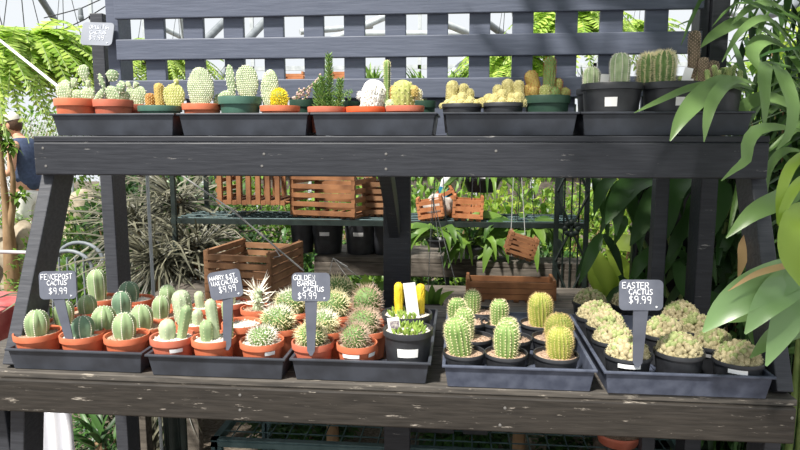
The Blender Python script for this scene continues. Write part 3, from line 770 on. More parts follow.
# 8 beaded plant
t, s, k, R = uppot(302, 100, 25, yB, 'green_pot_dark', 'leaning stem of pinkish bead leaves in a dark green pot', 'wide', 'gravel', 'potted_succulent', 'potted succulent')
b = MB(); sb = MB()
for a0, a1, n in (((-10, 2), (20, 26), 34), ((-8, 0), (-2, 14), 10), ((0, 0), (8, 13), 12)):
    p0 = s + Vector((a0[0] * k, 0, a0[1] * k)); p1 = s + Vector((a1[0] * k, 0, a1[1] * k)); sb.tube([p0, p1], 0.0016, 6)
    for i in range(n):
        q = p0.lerp(p1, (i + 1) / n) + rv() * 0.006; b.ball(q, 0.0042 * U(0.7, 1.1), None, None, 7, 5)
st = sb.build('stem', M['stem'], t); b.build('bead_leaves', M['pinkbead'], st)
# 9 needle plant
t, s, k, R = uppot(327, 107, 39, yF, 'terra_dull', 'spruce-like green spiky succulent in terracotta, tallest on the upper shelf', soil='soil_dark', name='potted_succulent', cat='potted succulent')
sb = MB(); b = MB()
for dx, dz, L, dxe in ((2, 0, 54, 0), (-8, 0, 26, -3), (-3, 0, 32, -2), (10, 0, 30, 4)):
    p0 = s + Vector((dx * k, U(-0.008, 0.01), 0)); p1 = p0 + Vector((dxe * k, 0, L * k)); sb.tube([p0, p1], [0.004, 0.002], 6)
    n = int(L * 2.6)
    for i in range(n):
        f = (i + 1) / n; q = p0.lerp(p1, f); a = i * 2.4; ll = 0.023 * (1 - 0.45 * f)
        d = Vector((math.cos(a), math.sin(a), U(0.35, 0.8))).normalized(); b.tube([q, q + d * ll * 0.6, q + d * ll + Vector((0, 0, 0.003))], [0.0014, 0.0019, 0.0005], 4)
st = sb.build('stem', M['stem'], t); b.build('needle_leaves', M['needle'], st)
# 10
t, s, k, R = uppot(342, 102, 38, yB, 'green_pot_dark', 'dark green pot behind the spruce-like succulent', 'wide', 'gravel', 'potted_succulent', 'potted succulent')
b = MB()
for i in range(60):
    a = U(0, 2 * PI); d = Vector((math.cos(a), math.sin(a), U(0.6, 2))).normalized(); q = s + Vector((U(-6, 10) * k, U(-0.01, 0.01), U(0, 14) * k)); b.tube([q, q + d * 0.012], [0.0016, 0.0004], 4)
b.build('needle_leaves', M['needle'], t)
# 11 white hairy
t, s, k, R = uppot(366, 107, 40, yF - 0.005, 'terra_bright', 'leaning cactus covered in long white hair in a bright orange pot')
b = MB(); ax = Matrix.Rotation(0.2, 3, 'Y'); prof = dome(19 * k, 31 * k, 16); c0 = s + Vector((4 * k, 0, -0.003)); b.lathe(prof, c0, 24, None, True, ax); bo = b.build('cactus', M['hair'], t)
hb = MB()
for i in range(1700):
    z = 31 * k * rnd.random() ** 0.8; th = U(0, 2 * PI); r = prof_r(prof, z); p = c0 + ax @ Vector((r * math.cos(th), r * math.sin(th), z)); d = ax @ Vector((math.cos(th), math.sin(th), 0.2))
    q1 = p + d * 0.004; q2 = q1 + Vector((d.x * 0.003 + U(-0.003, 0.003), d.y * 0.003 + U(-0.003, 0.003), -U(0.006, 0.013))); hb.tube([p, q1, q2], [0.001, 0.001, 0.0004], 3, False)
for i in range(70):
    p = c0 + Vector((-7 * k, 0, 17 * k)) + rv() * 0.006; hb.tube([p, p + Vector((-0.008, 0, 0)) + rv() * 0.006, p + Vector((-0.012, 0, -0.008)) + rv() * 0.006], [0.0006, 0.0005, 0.0002], 3, False)
hb.build('white_hair', M['hair'], bo)
# 12 thin green column
t, s, k, R = uppot(386, 104, 26, yB, 'green_pot_dark', 'thin green stem cactus standing behind the white haired one', 'wide', 'gravel')
ribbed(t, s + Vector((1 * k, 0, -0.003)), 6.5 * k, 47 * k, 6, M['barrel_green'], M['spine_cream'], 0.25, (0.0, 0), 0.0012, 0.006, 0.005)
# 13 round with pups
t, s, k, R = uppot(405, 106, 39, yF - 0.005, 'terra_dull', 'round cream-spined cactus with small offsets in dull terracotta beside the gap in the slats')
knobbly(t, s + Vector((-2 * k, 0, -0.003)), 23 * k, 30 * k, M['opuntia_yel'], M['spine_cream'], 13, spl=0.006, spn=4)
knobbly(t, s + Vector((9 * k, -0.01, 12 * k)), 9 * k, 11 * k, M['gold_col'], M['spine_gold'], 9, name='offset', spl=0.004); knobbly(t, s + Vector((13 * k, 0.0, 9 * k)), 8 * k, 11 * k, M['cream_skin'], M['spine_white'], 9, name='offset', spl=0.004)
knobbly(t, s + Vector((-14 * k, -0.006, -0.003)), 11 * k, 11 * k, M['opuntia_pale'], M['spine_white'], 9, name='offset', spl=0.003)
knobbly(t, s + Vector((-11 * k, 0.012, 4 * k)), 9 * k, 20 * k, M['orange_col'], M['spine_gold'], 9, name='offset', spl=0.004)
# 14
t, s, k, R = uppot(423, 101, 26, yB + 0.0, 'green_pot_dark', 'empty-looking dark green pot behind the round cream-spined cactus', 'wide', 'soil_dark')
knobbly(t, s + Vector((-2 * k, 0, -0.003)), 5 * k, 6 * k, M['moss_col'], M['spine_cream'], 7, spl=0.002)
# 15, 16 cream clusters
def cluster(t, s, k, lst, m, sp):
    for dx, dz, w, h, dy in lst:
        knobbly(t, s + Vector((dx * k, dy, -0.003 + dz * k)), w * k, h * k, M[m], M[sp], 10, (U(-0.15, 0.15), U(-0.1, 0.1)), 0.003, name='cactus_head', spn=2, dot=0.0011)
t, s, k, R = uppot(462, 104, 41, 1.818, 'black_pot', 'black pot of cream knobbly cactus heads with a tall tan one at its edge', 'black', 'soil_dark')
cluster(t, s, k, [(-11, 0, 12, 28, 0.01), (0, 0, 10, 25, 0.012), (6, 0, 10, 20, 0.01), (-13, 0, 10, 9, -0.012), (-6, 0, 11, 13, -0.01), (1, 0, 11, 16, -0.012), (8, 0, 10, 12, -0.012), (14, 0, 11, 9, -0.008), (18, 0, 9, 7, 0.004), (-18, 0, 9, 6, 0), (-1, 0, 9, 9, -0.028), (6, 0, 9, 8, -0.03), (-9, 0, 9, 7, -0.03)], 'cream_skin', 'spine_cream')
t, s, k, R = uppot(503, 103, 42, 1.818, 'black_pot', 'black pot of cream knobbly cactus heads next to the green pot of orange columns', 'black', 'soil_dark')
cluster(t, s, k, [(-5, 0, 10, 23, 0.01), (7, 0, 12, 29, 0.012), (16, 0, 11, 27, 0.006), (-15, 0, 12, 14, 0.0), (-20, 0, 10, 10, -0.006), (-8, 0, 11, 14, -0.012), (0, 0, 11, 18, -0.01), (8, 0, 10, 14, -0.014), (15, 0, 12, 15, -0.012), (19, 0, 9, 9, -0.01), (-13, 0, 9, 7, -0.026), (-2, 0, 9, 9, -0.03), (7, 0, 9, 8, -0.03)], 'cream_skin', 'spine_cream')
# 17 orange-green columns
t, s, k, R = uppot(547, 96, 46, 1.828, 'green_pot_dark', 'moss green pot of rust-tipped finger columns on the upper shelf', 'wide', 'soil_dark')
for dx, dz, w, h, ln, mk, sp, dy in ((1, 0, 11.5, 43, 0.03, 'barrel_green', 'spine_red', 0.0), (-9, 0, 13, 31, -0.28, 'gold_col', 'spine_red', 0.008), (10, 0, 9, 22, 0.05, 'opuntia_yel', 'spine_red', 0.01), (12, 0, 10, 14, 0.6, 'opuntia_yel', 'spine_red', -0.01), (-12, 0, 11, 14, -0.2, 'gold_col', 'spine_red', -0.01), (-3, 0, 12, 15, 0.05, 'opuntia_yel', 'spine_cream', -0.018), (6, 0, 11, 13, 0.1, 'barrel_green', 'spine_red', -0.02), (-18, 0, 9, 16, -0.1, 'gold_col', 'spine_red', 0.0)):
    knobbly(t, s + Vector((dx * k, dy, -0.003 + dz * k)), w * k, h * k, M[mk], M[sp], 11, (ln, 0), 0.0045, name='column', spn=3, dot=0.001)
# 18 black pots with frosted cacti
t, s, k, R = uppot(597, 89, 40, 1.94, 'black_pot', 'black pot with a short frosted cactus and price tag, behind the taller frosted one', 'black', 'soil_dark')
ribbed(t, s + Vector((-6 * k, 0, -0.003)), 17 * k, 26 * k, 9, M['opuntia_pale'], M['spine_white'], 0.2, (0, 0), 0.0015, 0.005, 0.006)
white_tag(t, s + Vector((3.5 * k, -0.03, -0.004)), 8 * k, 18 * k, 0.08)
t, s, k, R = uppot(612, 84, 60, 1.82, 'black_pot', 'large black pot of a frosted upright cactus beside the spiny barrel pair', 'black', 'soil_dark')
ribbed(t, s + Vector((7 * k, 0.0, -0.006)), 20 * k, 36 * k, 9, M['opuntia_pale'], M['spine_white'], 0.22, (0, 0), 0.0016, 0.005, 0.006)
sticker(t, (s.x, s.y, UZ + 0.0078), R, s.z - UZ, -1.80, 0.42, 0.068, 0.092)
t, s, k, R = uppot(672, 83, 58, 1.83, 'black_pot', 'large black pot of two touching cream-spined barrels behind strap leaves', 'black', 'soil_dark')
for dx, w, h, dy in ((-31, 19, 34, 0.01), (-18, 22, 36, -0.008)):
    ribbed(t, s + Vector(((dx + 8) * k, dy, -0.004)), w * k, h * k, 12, M['ball_green'], M['spine_cream'], 0.14, (0, 0), 0.0016, 0.006, 0.014, name='barrel', spn=8, sr=0.0007)
white_tag(t, s + Vector((9 * k, -0.02, -0.004)), 8 * k, 19 * k, 0.2)
sticker(t, (s.x, s.y, UZ + 0.0078), R, s.z - UZ, -1.55, 0.32, 0.07, 0.092)
t, s, k, R = uppot(714, 83, 54, 1.87, 'black_pot', 'black pot of a brown scaly column with creeping green stems, against the post', 'black', 'soil_dark')
knobbly(t, s + Vector((-18 * k, 0.02, -0.003)), 11 * k, 57 * k, M['dark_col'], M['spine_pink'], 10, (-0.02, 0), 0.004, name='column')
knobbly(t, s + Vector((-12 * k, 0.0, -0.003)), 9 * k, 30 * k, M['dark_col'], M['spine_pink'], 10, (0.03, 0), 0.004, name='column')
knobbly(t, s + Vector((-6 * k, 0.0, -0.003)), 10 * k, 27 * k, M['dark_col'], M['spine_pink'], 10, (0.2, 0), 0.004, name='column')
for i in range(16):
    dx = U(-24, 22); knobbly(t, s + Vector((dx * k, U(-0.03, 0.02), -0.003)), 5 * k, U(12, 24) * k, M['moss_col'], M['spine_cream'], 7, (dx * 0.02 + U(-0.5, 0.5), U(-0.4, 0.4)), 0.002, name='creeping_stem', spn=1, dot=0.0007)
white_tag(t, s + Vector((-27 * k, -0.035, -0.004)), 5 * k, 8 * k, 0.0)

# ================================================================== PRICE SIGNS (hand lettered)
FONT = {
 'A': [[(0, 0), (2, 6), (4, 0)], [(0.8, 2.2), (3.2, 2.2)]], 'B': [[(0, 0), (0, 6), (2.6, 6), (3.3, 4.6), (2.4, 3.2), (0, 3.1)], [(2.4, 3.2), (3.6, 1.7), (2.6, 0), (0, 0)]],
 'C': [[(3.6, 5.2), (2.2, 6), (0.6, 5), (0, 3), (0.6, 1), (2.2, 0), (3.7, 0.8)]], 'D': [[(0, 0), (0, 6), (2.2, 5.6), (3.6, 3), (2.2, 0.4), (0, 0)]],
 'E': [[(3.4, 6), (0, 6), (0, 0), (3.4, 0)], [(0, 3), (2.6, 3)]], 'F': [[(3.4, 6), (0, 6), (0, 0)], [(0, 3), (2.6, 3)]],
 'G': [[(3.6, 5.2), (2.2, 6), (0.6, 5), (0, 3), (0.6, 1), (2.2, 0), (3.6, 1), (3.6, 2.6), (2.2, 2.6)]], 'H': [[(0, 0), (0, 6)], [(3.6, 0), (3.6, 6)], [(0, 3), (3.6, 3)]],
 'I': [[(1, 0), (1, 6)]], 'L': [[(0, 6), (0, 0), (3.2, 0)]], 'M': [[(0, 0), (0.4, 6), (2.2, 2.4), (4, 6), (4.4, 0)]], 'N': [[(0, 0), (0, 6), (3.4, 0), (3.4, 6)]],
 'O': [[(1.8, 6), (0.3, 4.6), (0, 3), (0.4, 1.2), (1.8, 0), (3.3, 1.2), (3.7, 3), (3.3, 4.8), (1.8, 6)]], 'P': [[(0, 0), (0, 6), (2.6, 6), (3.4, 4.5), (2.5, 3), (0, 2.9)]],
 'R': [[(0, 0), (0, 6), (2.6, 6), (3.4, 4.5), (2.5, 3), (0, 2.9)], [(1.6, 2.9), (3.6, 0)]], 'S': [[(3.4, 5.3), (2, 6), (0.5, 5), (0.8, 3.7), (2.8, 2.6), (3.3, 1.2), (1.8, 0), (0, 0.7)]],
 'T': [[(0, 6), (3.8, 6)], [(1.9, 6), (1.9, 0)]], 'U': [[(0, 6), (0, 1.4), (1.6, 0), (3.2, 1.2), (3.4, 6)], [(3.4, 2), (3.5, 0)]], 'V': [[(0, 6), (1.8, 0), (3.6, 6)]],
 'W': [[(0, 6), (1.1, 0), (2.3, 4), (3.5, 0), (4.6, 6)]], 'X': [[(0, 0), (3.6, 6)], [(0, 6), (3.6, 0)]], 'Y': [[(0, 6), (1.8, 3), (3.6, 6)], [(1.8, 3), (1.6, 0)]],
 '$': [[(3.3, 5), (2, 5.6), (0.5, 4.8), (0.8, 3.6), (2.8, 2.5), (3.3, 1.3), (1.8, 0.4), (0, 1)], [(1.8, 6.6), (1.8, -0.6)]],
 '9': [[(3.2, 4.6), (2.4, 6), (0.8, 5.8), (0.2, 4.4), (1, 3), (2.4, 3.1), (3.2, 4.6), (3.1, 2), (2.6, 0)]], '.': [[(0.4, 0), (0.9, 0)]],
 '&': [[(3.6, 0), (0.7, 4.6), (1.5, 6), (2.5, 5), (0.2, 1.6), (1.2, 0), (3.4, 2.2)]], '~': [[(0, 1.5), (1.2, 3), (2.2, 1), (3.4, 2.6)], [(1.6, 3), (1.2, 0)]]}
def sign(label, lines, c, w, h, roll, stake=None, board_m='sign', ink='chalk', corner='~', sw=(0.026, 0.018), lean=0.10):
    """Rounded board, its lettering and a tapered stake down to the soil. c = board centre."""
    c = Vector(c); foot = Vector(stake) if stake is not None else c - Vector((0, 0, h / 2))
    t = thing('price_sign', foot, label, 'price sign', 'hand lettered price signs')
    rot = Matrix.Rotation(math.radians(4), 3, 'Z') @ Matrix.Rotation(-lean, 3, 'X') @ Matrix.Rotation(-roll, 3, 'Y')
    r = h * 0.16; out = []
    for cx, cz, a0 in ((w / 2 - r, h / 2 - r, 0), (-w / 2 + r, h / 2 - r, 1), (-w / 2 + r, -h / 2 + r, 2), (w / 2 - r, -h / 2 + r, 3)):
        for i in range(6): a = (a0 + i / 5) * PI / 2; out.append((cx + r * math.cos(a), cz + r * math.sin(a)))
    n = len(out); vs = [c + rot @ Vector((x, -0.0018, z)) for x, z in out] + [c + rot @ Vector((x, 0.0018, z)) for x, z in out]
    b = MB(); b.add(vs, [tuple(range(n)), tuple(range(2 * n - 1, n - 1, -1))] + [(i, i + n, (i + 1) % n + n, (i + 1) % n) for i in range(n)])
    bd = b.build('board', M[board_m], t, False)
    L = MB()
    def write(txt, x0, z0, hh, maxw, jit=0.22):
        adv = [1.6 if ch in ' .I' else (5.6 if ch in 'MW' else 4.7) for ch in txt]; s = hh / 6; sx = min(s, maxw / sum(adv)); x = x0
        for ch, a in zip(txt, adv):
            jy = U(-jit, jit)
            for stroke in FONT.get(ch, []):
                pts = [c + rot @ Vector((x + px * sx, -0.0021, z0 + (pz + jy) * s)) for px, pz in stroke]; L.tube(pts, h * 0.0145, 5)
            x += a * sx
    for txt, fx, fz, fh, fw in lines: write(txt, -w / 2 + fx * w, -h / 2 + fz * h, fh * h, fw * w)
    if corner: write(corner, w * 0.33, -h * 0.42, h * 0.11, w * 0.1, 0)
    L.build('lettering', M[ink], bd)
    if stake is not None:
        top = c + rot @ Vector((0, 0.001, -h * 0.49)); a, bb = sw
        sd = Vector((1, 0.05, 0)).normalized(); vs = []
        for p, ww in ((top, a), (foot + Vector((0, 0, 0.012)), bb), (foot, bb * 0.3)):
            for dx, dy in ((-1, -0.0016), (1, -0.0016), (1, 0.0016), (-1, 0.0016)): vs.append(p + sd * dx * ww / 2 + Vector((0, dy, 0)))
        s_ = MB(); s_.add(vs, [(0, 1, 5, 4), (1, 2, 6, 5), (2, 3, 7, 6), (3, 0, 4, 7), (4, 5, 9, 8), (5, 6, 10, 9), (6, 7, 11, 10), (7, 4, 8, 11), (3, 2, 1, 0), (8, 9, 10, 11)])
        s_.build('stake', M[board_m], t, False)
    return t
def sgn(label, lines, cpx, wpx, hpx, roll, foot_px, y, **kw):
    c = at_y(cpx[0], cpx[1], y); k = dist(c) / F_PX; ft = at_y(foot_px[0], foot_px[1], y + 0.006) if foot_px else None
    if ft is not None: ft.z = SH + 0.066
    return sign(label, lines, c, wpx * k, hpx * k * 1.02, roll, ft, **kw)
sgn('grey sign lettered FENCEPOST CACTUS $9.99 on a slanting stake', [('FENCEPOST', 0.06, 0.70, 0.19, 0.86), ('CACTUS', 0.22, 0.50, 0.17, 0.55), ('$9.99', 0.26, 0.18, 0.22, 0.52)], (58, 285), 37.5, 27.5, 0.03, (70, 341), 1.505, sw=(0.030, 0.02))
sgn('tilted grey sign lettered WAX CACTUS $9.99 standing in a terracotta pot', [('HARRY & ST', 0.06, 0.70, 0.15, 0.80), ('WAX CACTUS', 0.08, 0.50, 0.17, 0.84), ('$9.99', 0.28, 0.22, 0.23, 0.56)], (225.5, 284.5), 33, 27.5, 0.17, (227, 338), 1.512, sw=(0.026, 0.02))
sgn('grey sign lettered GOLDEN BARREL CACTUS $9.99 on an upright stake', [('GOLDEN', 0.05, 0.74, 0.18, 0.58), ('BARREL', 0.16, 0.54, 0.17, 0.56), ('CACTUS', 0.30, 0.34, 0.16, 0.60), ('$9.99', 0.16, 0.08, 0.22, 0.52)], (311, 287), 38.5, 28, 0.0, (311, 346), 1.492, sw=(0.03, 0.019))
sgn('large grey sign lettered EASTER CACTUS $9.99 among the woolly mounds', [('EASTER', 0.07, 0.72, 0.19, 0.62), ('CACTUS', 0.22, 0.52, 0.17, 0.56), ('$9.99', 0.22, 0.22, 0.24, 0.54)], (641, 295), 43.5, 30, 0.0, (638, 353), 1.482, sw=(0.034, 0.022))
sgn('small sign coloured pale for glare, fixed to the top of the outer back post', [('OPUNTIA', 0.22, 0.70, 0.17, 0.66), ('CACTUS', 0.26, 0.48, 0.15, 0.58), ('$9.99', 0.26, 0.22, 0.22, 0.5)], (97.5, 34), 32, 24, -0.04, None, 2.046, board_m='sign_glare', ink='chalk_glare', lean=0.32)

# ================================================================== PLANTS NEAR THE RACK
def hero(t, name, items, m):
    """Single blades given by photo measurements: (points (px, py, distance Y), width px); each is a part."""
    for pts, w in items:
        b = MB(); P_ = [at_y(*p) for p in pts]; b.blade(P_, w * dist(P_[len(P_) // 2]) / F_PX, fold=0.16, seg=12); b.build(name, m, t)
t = thing('palm_plant', at_y(790, 300, 2.05) * 1, 'tall palm with arching strap leaves crowding the end of the rack', 'palm plant')
t.location.z = 0
b = MB()
stems = []
for x, tx, ztop in ((1.02, 0.98, 1.62), (1.10, 1.16, 1.9), (1.16, 1.05, 1.75), (1.24, 1.3, 2.05), (1.06, 0.99, 1.35)):
    p = [Vector((x, 2.0, 0)), Vector(((x + tx) / 2 + 0.03, 1.98, ztop * 0.5)), Vector((tx, 1.9, ztop))]; b.tube(p, [0.013, 0.011, 0.007], 8); stems.append(p[-1])
b.build('stem', M['stem'], t)
b = MB(); b.lathe([(0.12, 0), (0.15, 0.02), (0.19, 0.3), (0.2, 0.3), (0.2, 0.33), (0.18, 0.33), (0.17, 0.27), (0.05, 0.27)], (1.14, 2.0, 0), 28); b.build('pot', M['black_pot'], t)
hero(t, 'leaf', [
    ([(748, 92, 1.80), (722, 84, 1.72), (690, 88, 1.66), (655, 103, 1.62), (634, 113, 1.60)], 9),
    ([(752, 88, 1.80), (728, 82, 1.70), (702, 96, 1.60), (682, 118, 1.55), (670, 141, 1.53)], 23),
    ([(755, 84, 1.80), (732, 80, 1.68), (714, 98, 1.58), (707, 120, 1.55), (704, 142, 1.54)], 14),
    ([(800, 96, 1.95), (770, 66, 1.75), (764, 78, 1.66), (765, 102, 1.62), (764, 132, 1.61)], 14),
    ([(806, 95, 1.9), (780, 68, 1.74), (786, 84, 1.66), (793, 108, 1.63), (788, 136, 1.62), (776, 150, 1.61)], 15),
    ([(806, 132, 1.8), (778, 127, 1.62), (756, 131, 1.56), (747, 146, 1.54), (746, 160, 1.53), (734, 170, 1.52), (721, 181, 1.51)], 13),
    ([(800, 150, 1.9), (782, 152, 1.8), (768, 172, 1.75), (765, 215, 1.72)], 9),
    ([(800, 60, 2.0), (770, 20, 1.9), (742, 30, 1.85), (722, 62, 1.8)], 10),
    ([(790, 50, 2.0), (765, 40, 1.9), (752, 55, 1.85), (770, 82, 1.8)], 17),
    ([(780, 40, 2.1), (745, 22, 2.0), (716, 34, 1.95), (700, 48, 1.92)], 15),
    ([(800, 30, 2.1), (775, 5, 2.0), (750, 8, 1.95), (728, 28, 1.9)], 11),
    ([(800, 110, 2.0), (770, 98, 1.95), (745, 106, 1.9), (722, 128, 1.88)], 17),
], M['lf_gloss'])
b = MB()
for i in range(300):
    p0 = stems[i % len(stems)] + Vector((U(-0.12, 0.25), U(-0.05, 0.4), U(-0.55, 0.35)))
    a = U(0, 2 * PI); L = U(0.28, 0.5); d = Vector((math.cos(a), math.sin(a) * 0.6, U(0.2, 1.0))).normalized()
    if p0.x + d.x * L < 0.93 and p0.z < 1.75: d.x = abs(d.x)
    b.blade([p0, p0 + d * L * 0.4, p0 + d * L * 0.8 + Vector((0, 0, -0.04)), p0 + d * L + Vector((0, 0, -U(0.08, 0.25)))], U(0.018, 0.036), hint=(0, -0.5, 0.9), seg=7)
b.build('foliage', M['lf_strap'], t)
b = MB()                                                # unseen palm crown added out of view to shade this end of the rack
for i in range(330):
    p0 = Vector((U(0.0, 1.5), U(0.55, 2.3), U(2.25, 2.75))); a = U(0, 2 * PI); L = U(0.3, 0.5); d = Vector((math.cos(a), math.sin(a), U(-0.2, 0.3))).normalized()
    b.blade([p0, p0 + d * L * 0.5, p0 + d * L + Vector((0, 0, -0.10))], U(0.035, 0.06), seg=6)
cr = b.build('shade_crown', M['lf_strap'], t)
b = MB()
for k in range(7):
    e = Vector((0.1 + 0.2 * k, 0.8 + 0.25 * (k % 4), 2.45)); b.tube([(1.16, 2.0, 1.2), (1.2, 1.9, 2.2), Vector((1.2, 1.9, 2.2)).lerp(e, 0.5) + Vector((0, 0, 0.22)), e], [0.016, 0.012, 0.009, 0.005], 7)
b.build('shade_crown_stalks', M['stem'], cr)

t = thing('broad_leaf_plant', (1.0, 1.62, 0), 'big plant with broad pale sheen leaves drooping over the mound cacti', 'leafy plant')
b = MB(); b.lathe([(0.1, 0), (0.13, 0.02), (0.16, 0.26), (0.17, 0.26), (0.17, 0.29), (0.15, 0.29), (0.14, 0.23), (0.04, 0.23)], (1.06, 1.60, 0), 28); b.build('pot', M['black_pot'], t)
b = MB()
for tx, ty, tz in ((0.98, 1.50, 1.12), (1.0, 1.52, 1.22), (1.04, 1.56, 1.35)): b.tube([(1.06, 1.6, 0.23), (1.04, 1.57, 0.7), (tx, ty, tz)], [0.01, 0.008, 0.006], 8)
b.build('stem', M['stem'], t)
hero(t, 'pale_leaf', [
    ([(812, 262, 1.50), (784, 276, 1.44), (750, 292, 1.40), (722, 312, 1.385), (703, 332, 1.38)], 38),
    ([(812, 268, 1.50), (786, 286, 1.42), (765, 306, 1.375), (745, 334, 1.36)], 34),
    ([(814, 280, 1.50), (796, 300, 1.43), (782, 330, 1.40), (766, 366, 1.38)], 34),
], M['lf_silver'])
hero(t, 'lime_leaf', [
    ([(808, 150, 1.5), (790, 168, 1.44), (780, 196, 1.42), (777, 224, 1.41)], 11),
    ([(812, 205, 1.46), (797, 222, 1.38), (790, 256, 1.36), (800, 286, 1.36)], 30),
    ([(812, 172, 1.48), (796, 186, 1.42), (783, 210, 1.40), (778, 226, 1.40)], 10),
], M['lf_lime'])
hero(t, 'dark_leaf', [
    ([(808, 184, 1.6), (780, 200, 1.52), (752, 214, 1.49), (726, 238, 1.48)], 22),
    ([(808, 300, 1.62), (770, 300, 1.6), (740, 312, 1.58), (716, 322, 1.56)], 30),
    ([(810, 330, 1.6), (790, 330, 1.5), (770, 340, 1.46), (750, 358, 1.44)], 22),
], M['lf_gloss'])
hero(t, 'dried_leaf', [([(806, 262, 1.46), (776, 268, 1.40), (752, 276, 1.38), (728, 291, 1.37)], 7), ([(752, 230, 1.75), (744, 246, 1.72), (742, 262, 1.71), (738, 279, 1.71)], 11)], M['lf_tan'])

t = thing('dark_leaf_plant', (0.82, 2.45, 0), 'plant of hanging dark green leaves in the shade under the upper shelf', 'leafy plant')
b = MB(); b.lathe([(0.12, 0), (0.15, 0.02), (0.18, 0.3), (0.19, 0.3), (0.19, 0.33), (0.17, 0.33), (0.16, 0.27), (0.05, 0.27)], (0.86, 2.5, 0), 24); b.build('pot', M['black_pot'], t)
b = MB()
for k in range(5): b.tube([(0.86 + 0.02 * k, 2.5, 0.25), (0.82 + 0.03 * k, 2.46, 0.9), (0.58 + 0.14 * k, 2.42, 1.36 + 0.02 * (k % 2))], [0.012, 0.009, 0.005], 7)
b.build('stem', M['stem'], t)
hero(t, 'leaf', [
    ([(725, 182, 2.35), (712, 205, 2.3), (700, 236, 2.28), (692, 271, 2.27)], 32),
    ([(655, 178, 2.4), (632, 184, 2.35), (616, 204, 2.3), (606, 224, 2.28)], 24),
    ([(640, 178, 2.4), (624, 190, 2.33), (618, 212, 2.3), (616, 236, 2.29)], 16),
    ([(668, 180, 2.4), (652, 200, 2.33), (640, 228, 2.3), (630, 246, 2.29)], 20),
    ([(690, 176, 2.4), (672, 192, 2.33), (664, 226, 2.3), (656, 252, 2.29)], 24),
    ([(648, 190, 2.38), (648, 210, 2.33), (640, 230, 2.31), (640, 254, 2.3)], 17),
    ([(615, 176, 2.4), (604, 186, 2.36), (598, 200, 2.33), (594, 215, 2.32)], 13),
    ([(700, 200, 2.4), (690, 220, 2.38), (676, 240, 2.36), (668, 262, 2.35)], 16),
    ([(738, 200, 2.45), (744, 230, 2.42), (742, 260, 2.41), (750, 292, 2.4)], 18),
    ([(676, 262, 2.35), (690, 290, 2.3), (712, 300, 2.26), (738, 298, 2.24)], 24),
], M['lf_dark'])
b = MB()
for i in range(60):
    p0 = Vector((U(0.5, 1.25), U(2.35, 2.55), U(1.0, 1.45))); a = U(0, 2 * PI); L = U(0.12, 0.22)
    d = Vector((math.cos(a) * 0.6, math.sin(a) * 0.3, -1)).normalized(); b.blade([p0, p0 + d * L * 0.5 + Vector((0, -0.02, 0.02)), p0 + d * L], U(0.03, 0.05), seg=6)
b.build('foliage', M['lf_dark'], t)
b = MB()
b.box((0.71, 2.62, 0), (2.1, 2.64, 1.52)); pn = b.build('dark_backing', M['black_panel'], None, False)  # black panel put in to fill the dark zone under the shelf
recenter(pn); tag(pn, 'black backing panel added to darken the gap behind the dark hanging leaves', 'screen')
b = MB()
for x in (0.70, 1.4, 2.09): b.box((x, 2.645, 0), (x + 0.03, 2.675, 1.54))
pb = b.build('frame_post', M['iron'], pn, False)

# bright plant with a cupped leaf seen between the frame posts and the dark plant
t = thing('water_plant', at_y(628, 330, 2.75), 'bright green plant with cupped rounded leaves behind the mound cacti', 'leafy plant'); t.location.z = 0
b = MB(); b.lathe([(0.1, 0), (0.13, 0.02), (0.15, 0.7), (0.16, 0.74), (0.14, 0.74), (0.13, 0.66), (0.04, 0.66)], t.location, 24); b.build('pot', M['black_pot'], t)
hero(t, 'leaf', [
    ([(606, 246, 2.78), (622, 243, 2.72), (640, 246, 2.7), (651, 243, 2.72)], 20),
    ([(612, 300, 2.75), (608, 282, 2.7), (598, 262, 2.68), (596, 246, 2.7)], 22),
    ([(612, 300, 2.75), (600, 290, 2.7), (592, 276, 2.68), (594, 264, 2.7)], 13),
    ([(618, 302, 2.75), (622, 285, 2.74), (616, 262, 2.74), (606, 250, 2.75)], 26),
    ([(628, 302, 2.75), (636, 290, 2.72), (632, 270, 2.72), (634, 262, 2.72)], 20),
], M['lf_bright'])
hero(t, 'leaf', [([(650, 300, 2.74), (640, 282, 2.7), (650, 262, 2.66), (668, 256, 2.64)], 20)], M['lf_dark'])
b = MB(); b.tube([at_y(630, 320, 2.75), at_y(633, 280, 2.72), at_y(634, 252, 2.72)], [0.009, 0.007, 0.005], 7)
b.tube([at_y(622, 320, 2.75), at_y(618, 296, 2.75)], [0.009, 0.006], 7); b.build('stem', M['stem'], t)

# ================================================================== BENCHES, SHELF UNIT, BASKETS BEHIND THE RACK
def bench(name, x0, x1, y0, y1, z, planks, m, label, face=0.07):
    t = thing(name, ((x0 + x1) / 2, (y0 + y1) / 2, 0), label, 'bench')
    w = (y1 - y0) / planks
    b = MB()
    for k in range(planks): b.box((x0, y0 + k * w + 0.004, z - 0.025), (x1, y0 + (k + 1) * w - 0.004, z))
    b.build('top', m, t, False, 0.003)
    b = MB(); b.box((x0, y0, z - 0.025 - face), (x1, y0 + 0.03, z - 0.027)); b.build('apron', m, t, False, 0.003)
    for x in (x0 + 0.04, x1 - 0.1):
        for y in (y0 + 0.04, y1 - 0.09):
            b = MB(); b.box((x, y, 0), (x + 0.06, y + 0.05, z - 0.026)); b.build('leg', m, t, False, 0.003)
    return t
PBZ = at_y(345, 255, 3.26).z
bench('plank_bench', -1.35, 0.62, 2.30, 2.93, 0.87, 5, M['grey_wood'], 'long weathered plank bench that carries the slat basket and long crate')
bench('pot_bench', -0.75, 0.28, 3.20, 3.60, PBZ, 3, M['grey_wood'], 'weathered grey bench with black nursery pots on it')
bench('pot_bench', 0.08, 0.62, 2.98, 3.15, at_y(455, 262, 2.98).z, 2, M['grey_wood'], 'short weathered bench in the shade behind the hanging wires', 0.10)

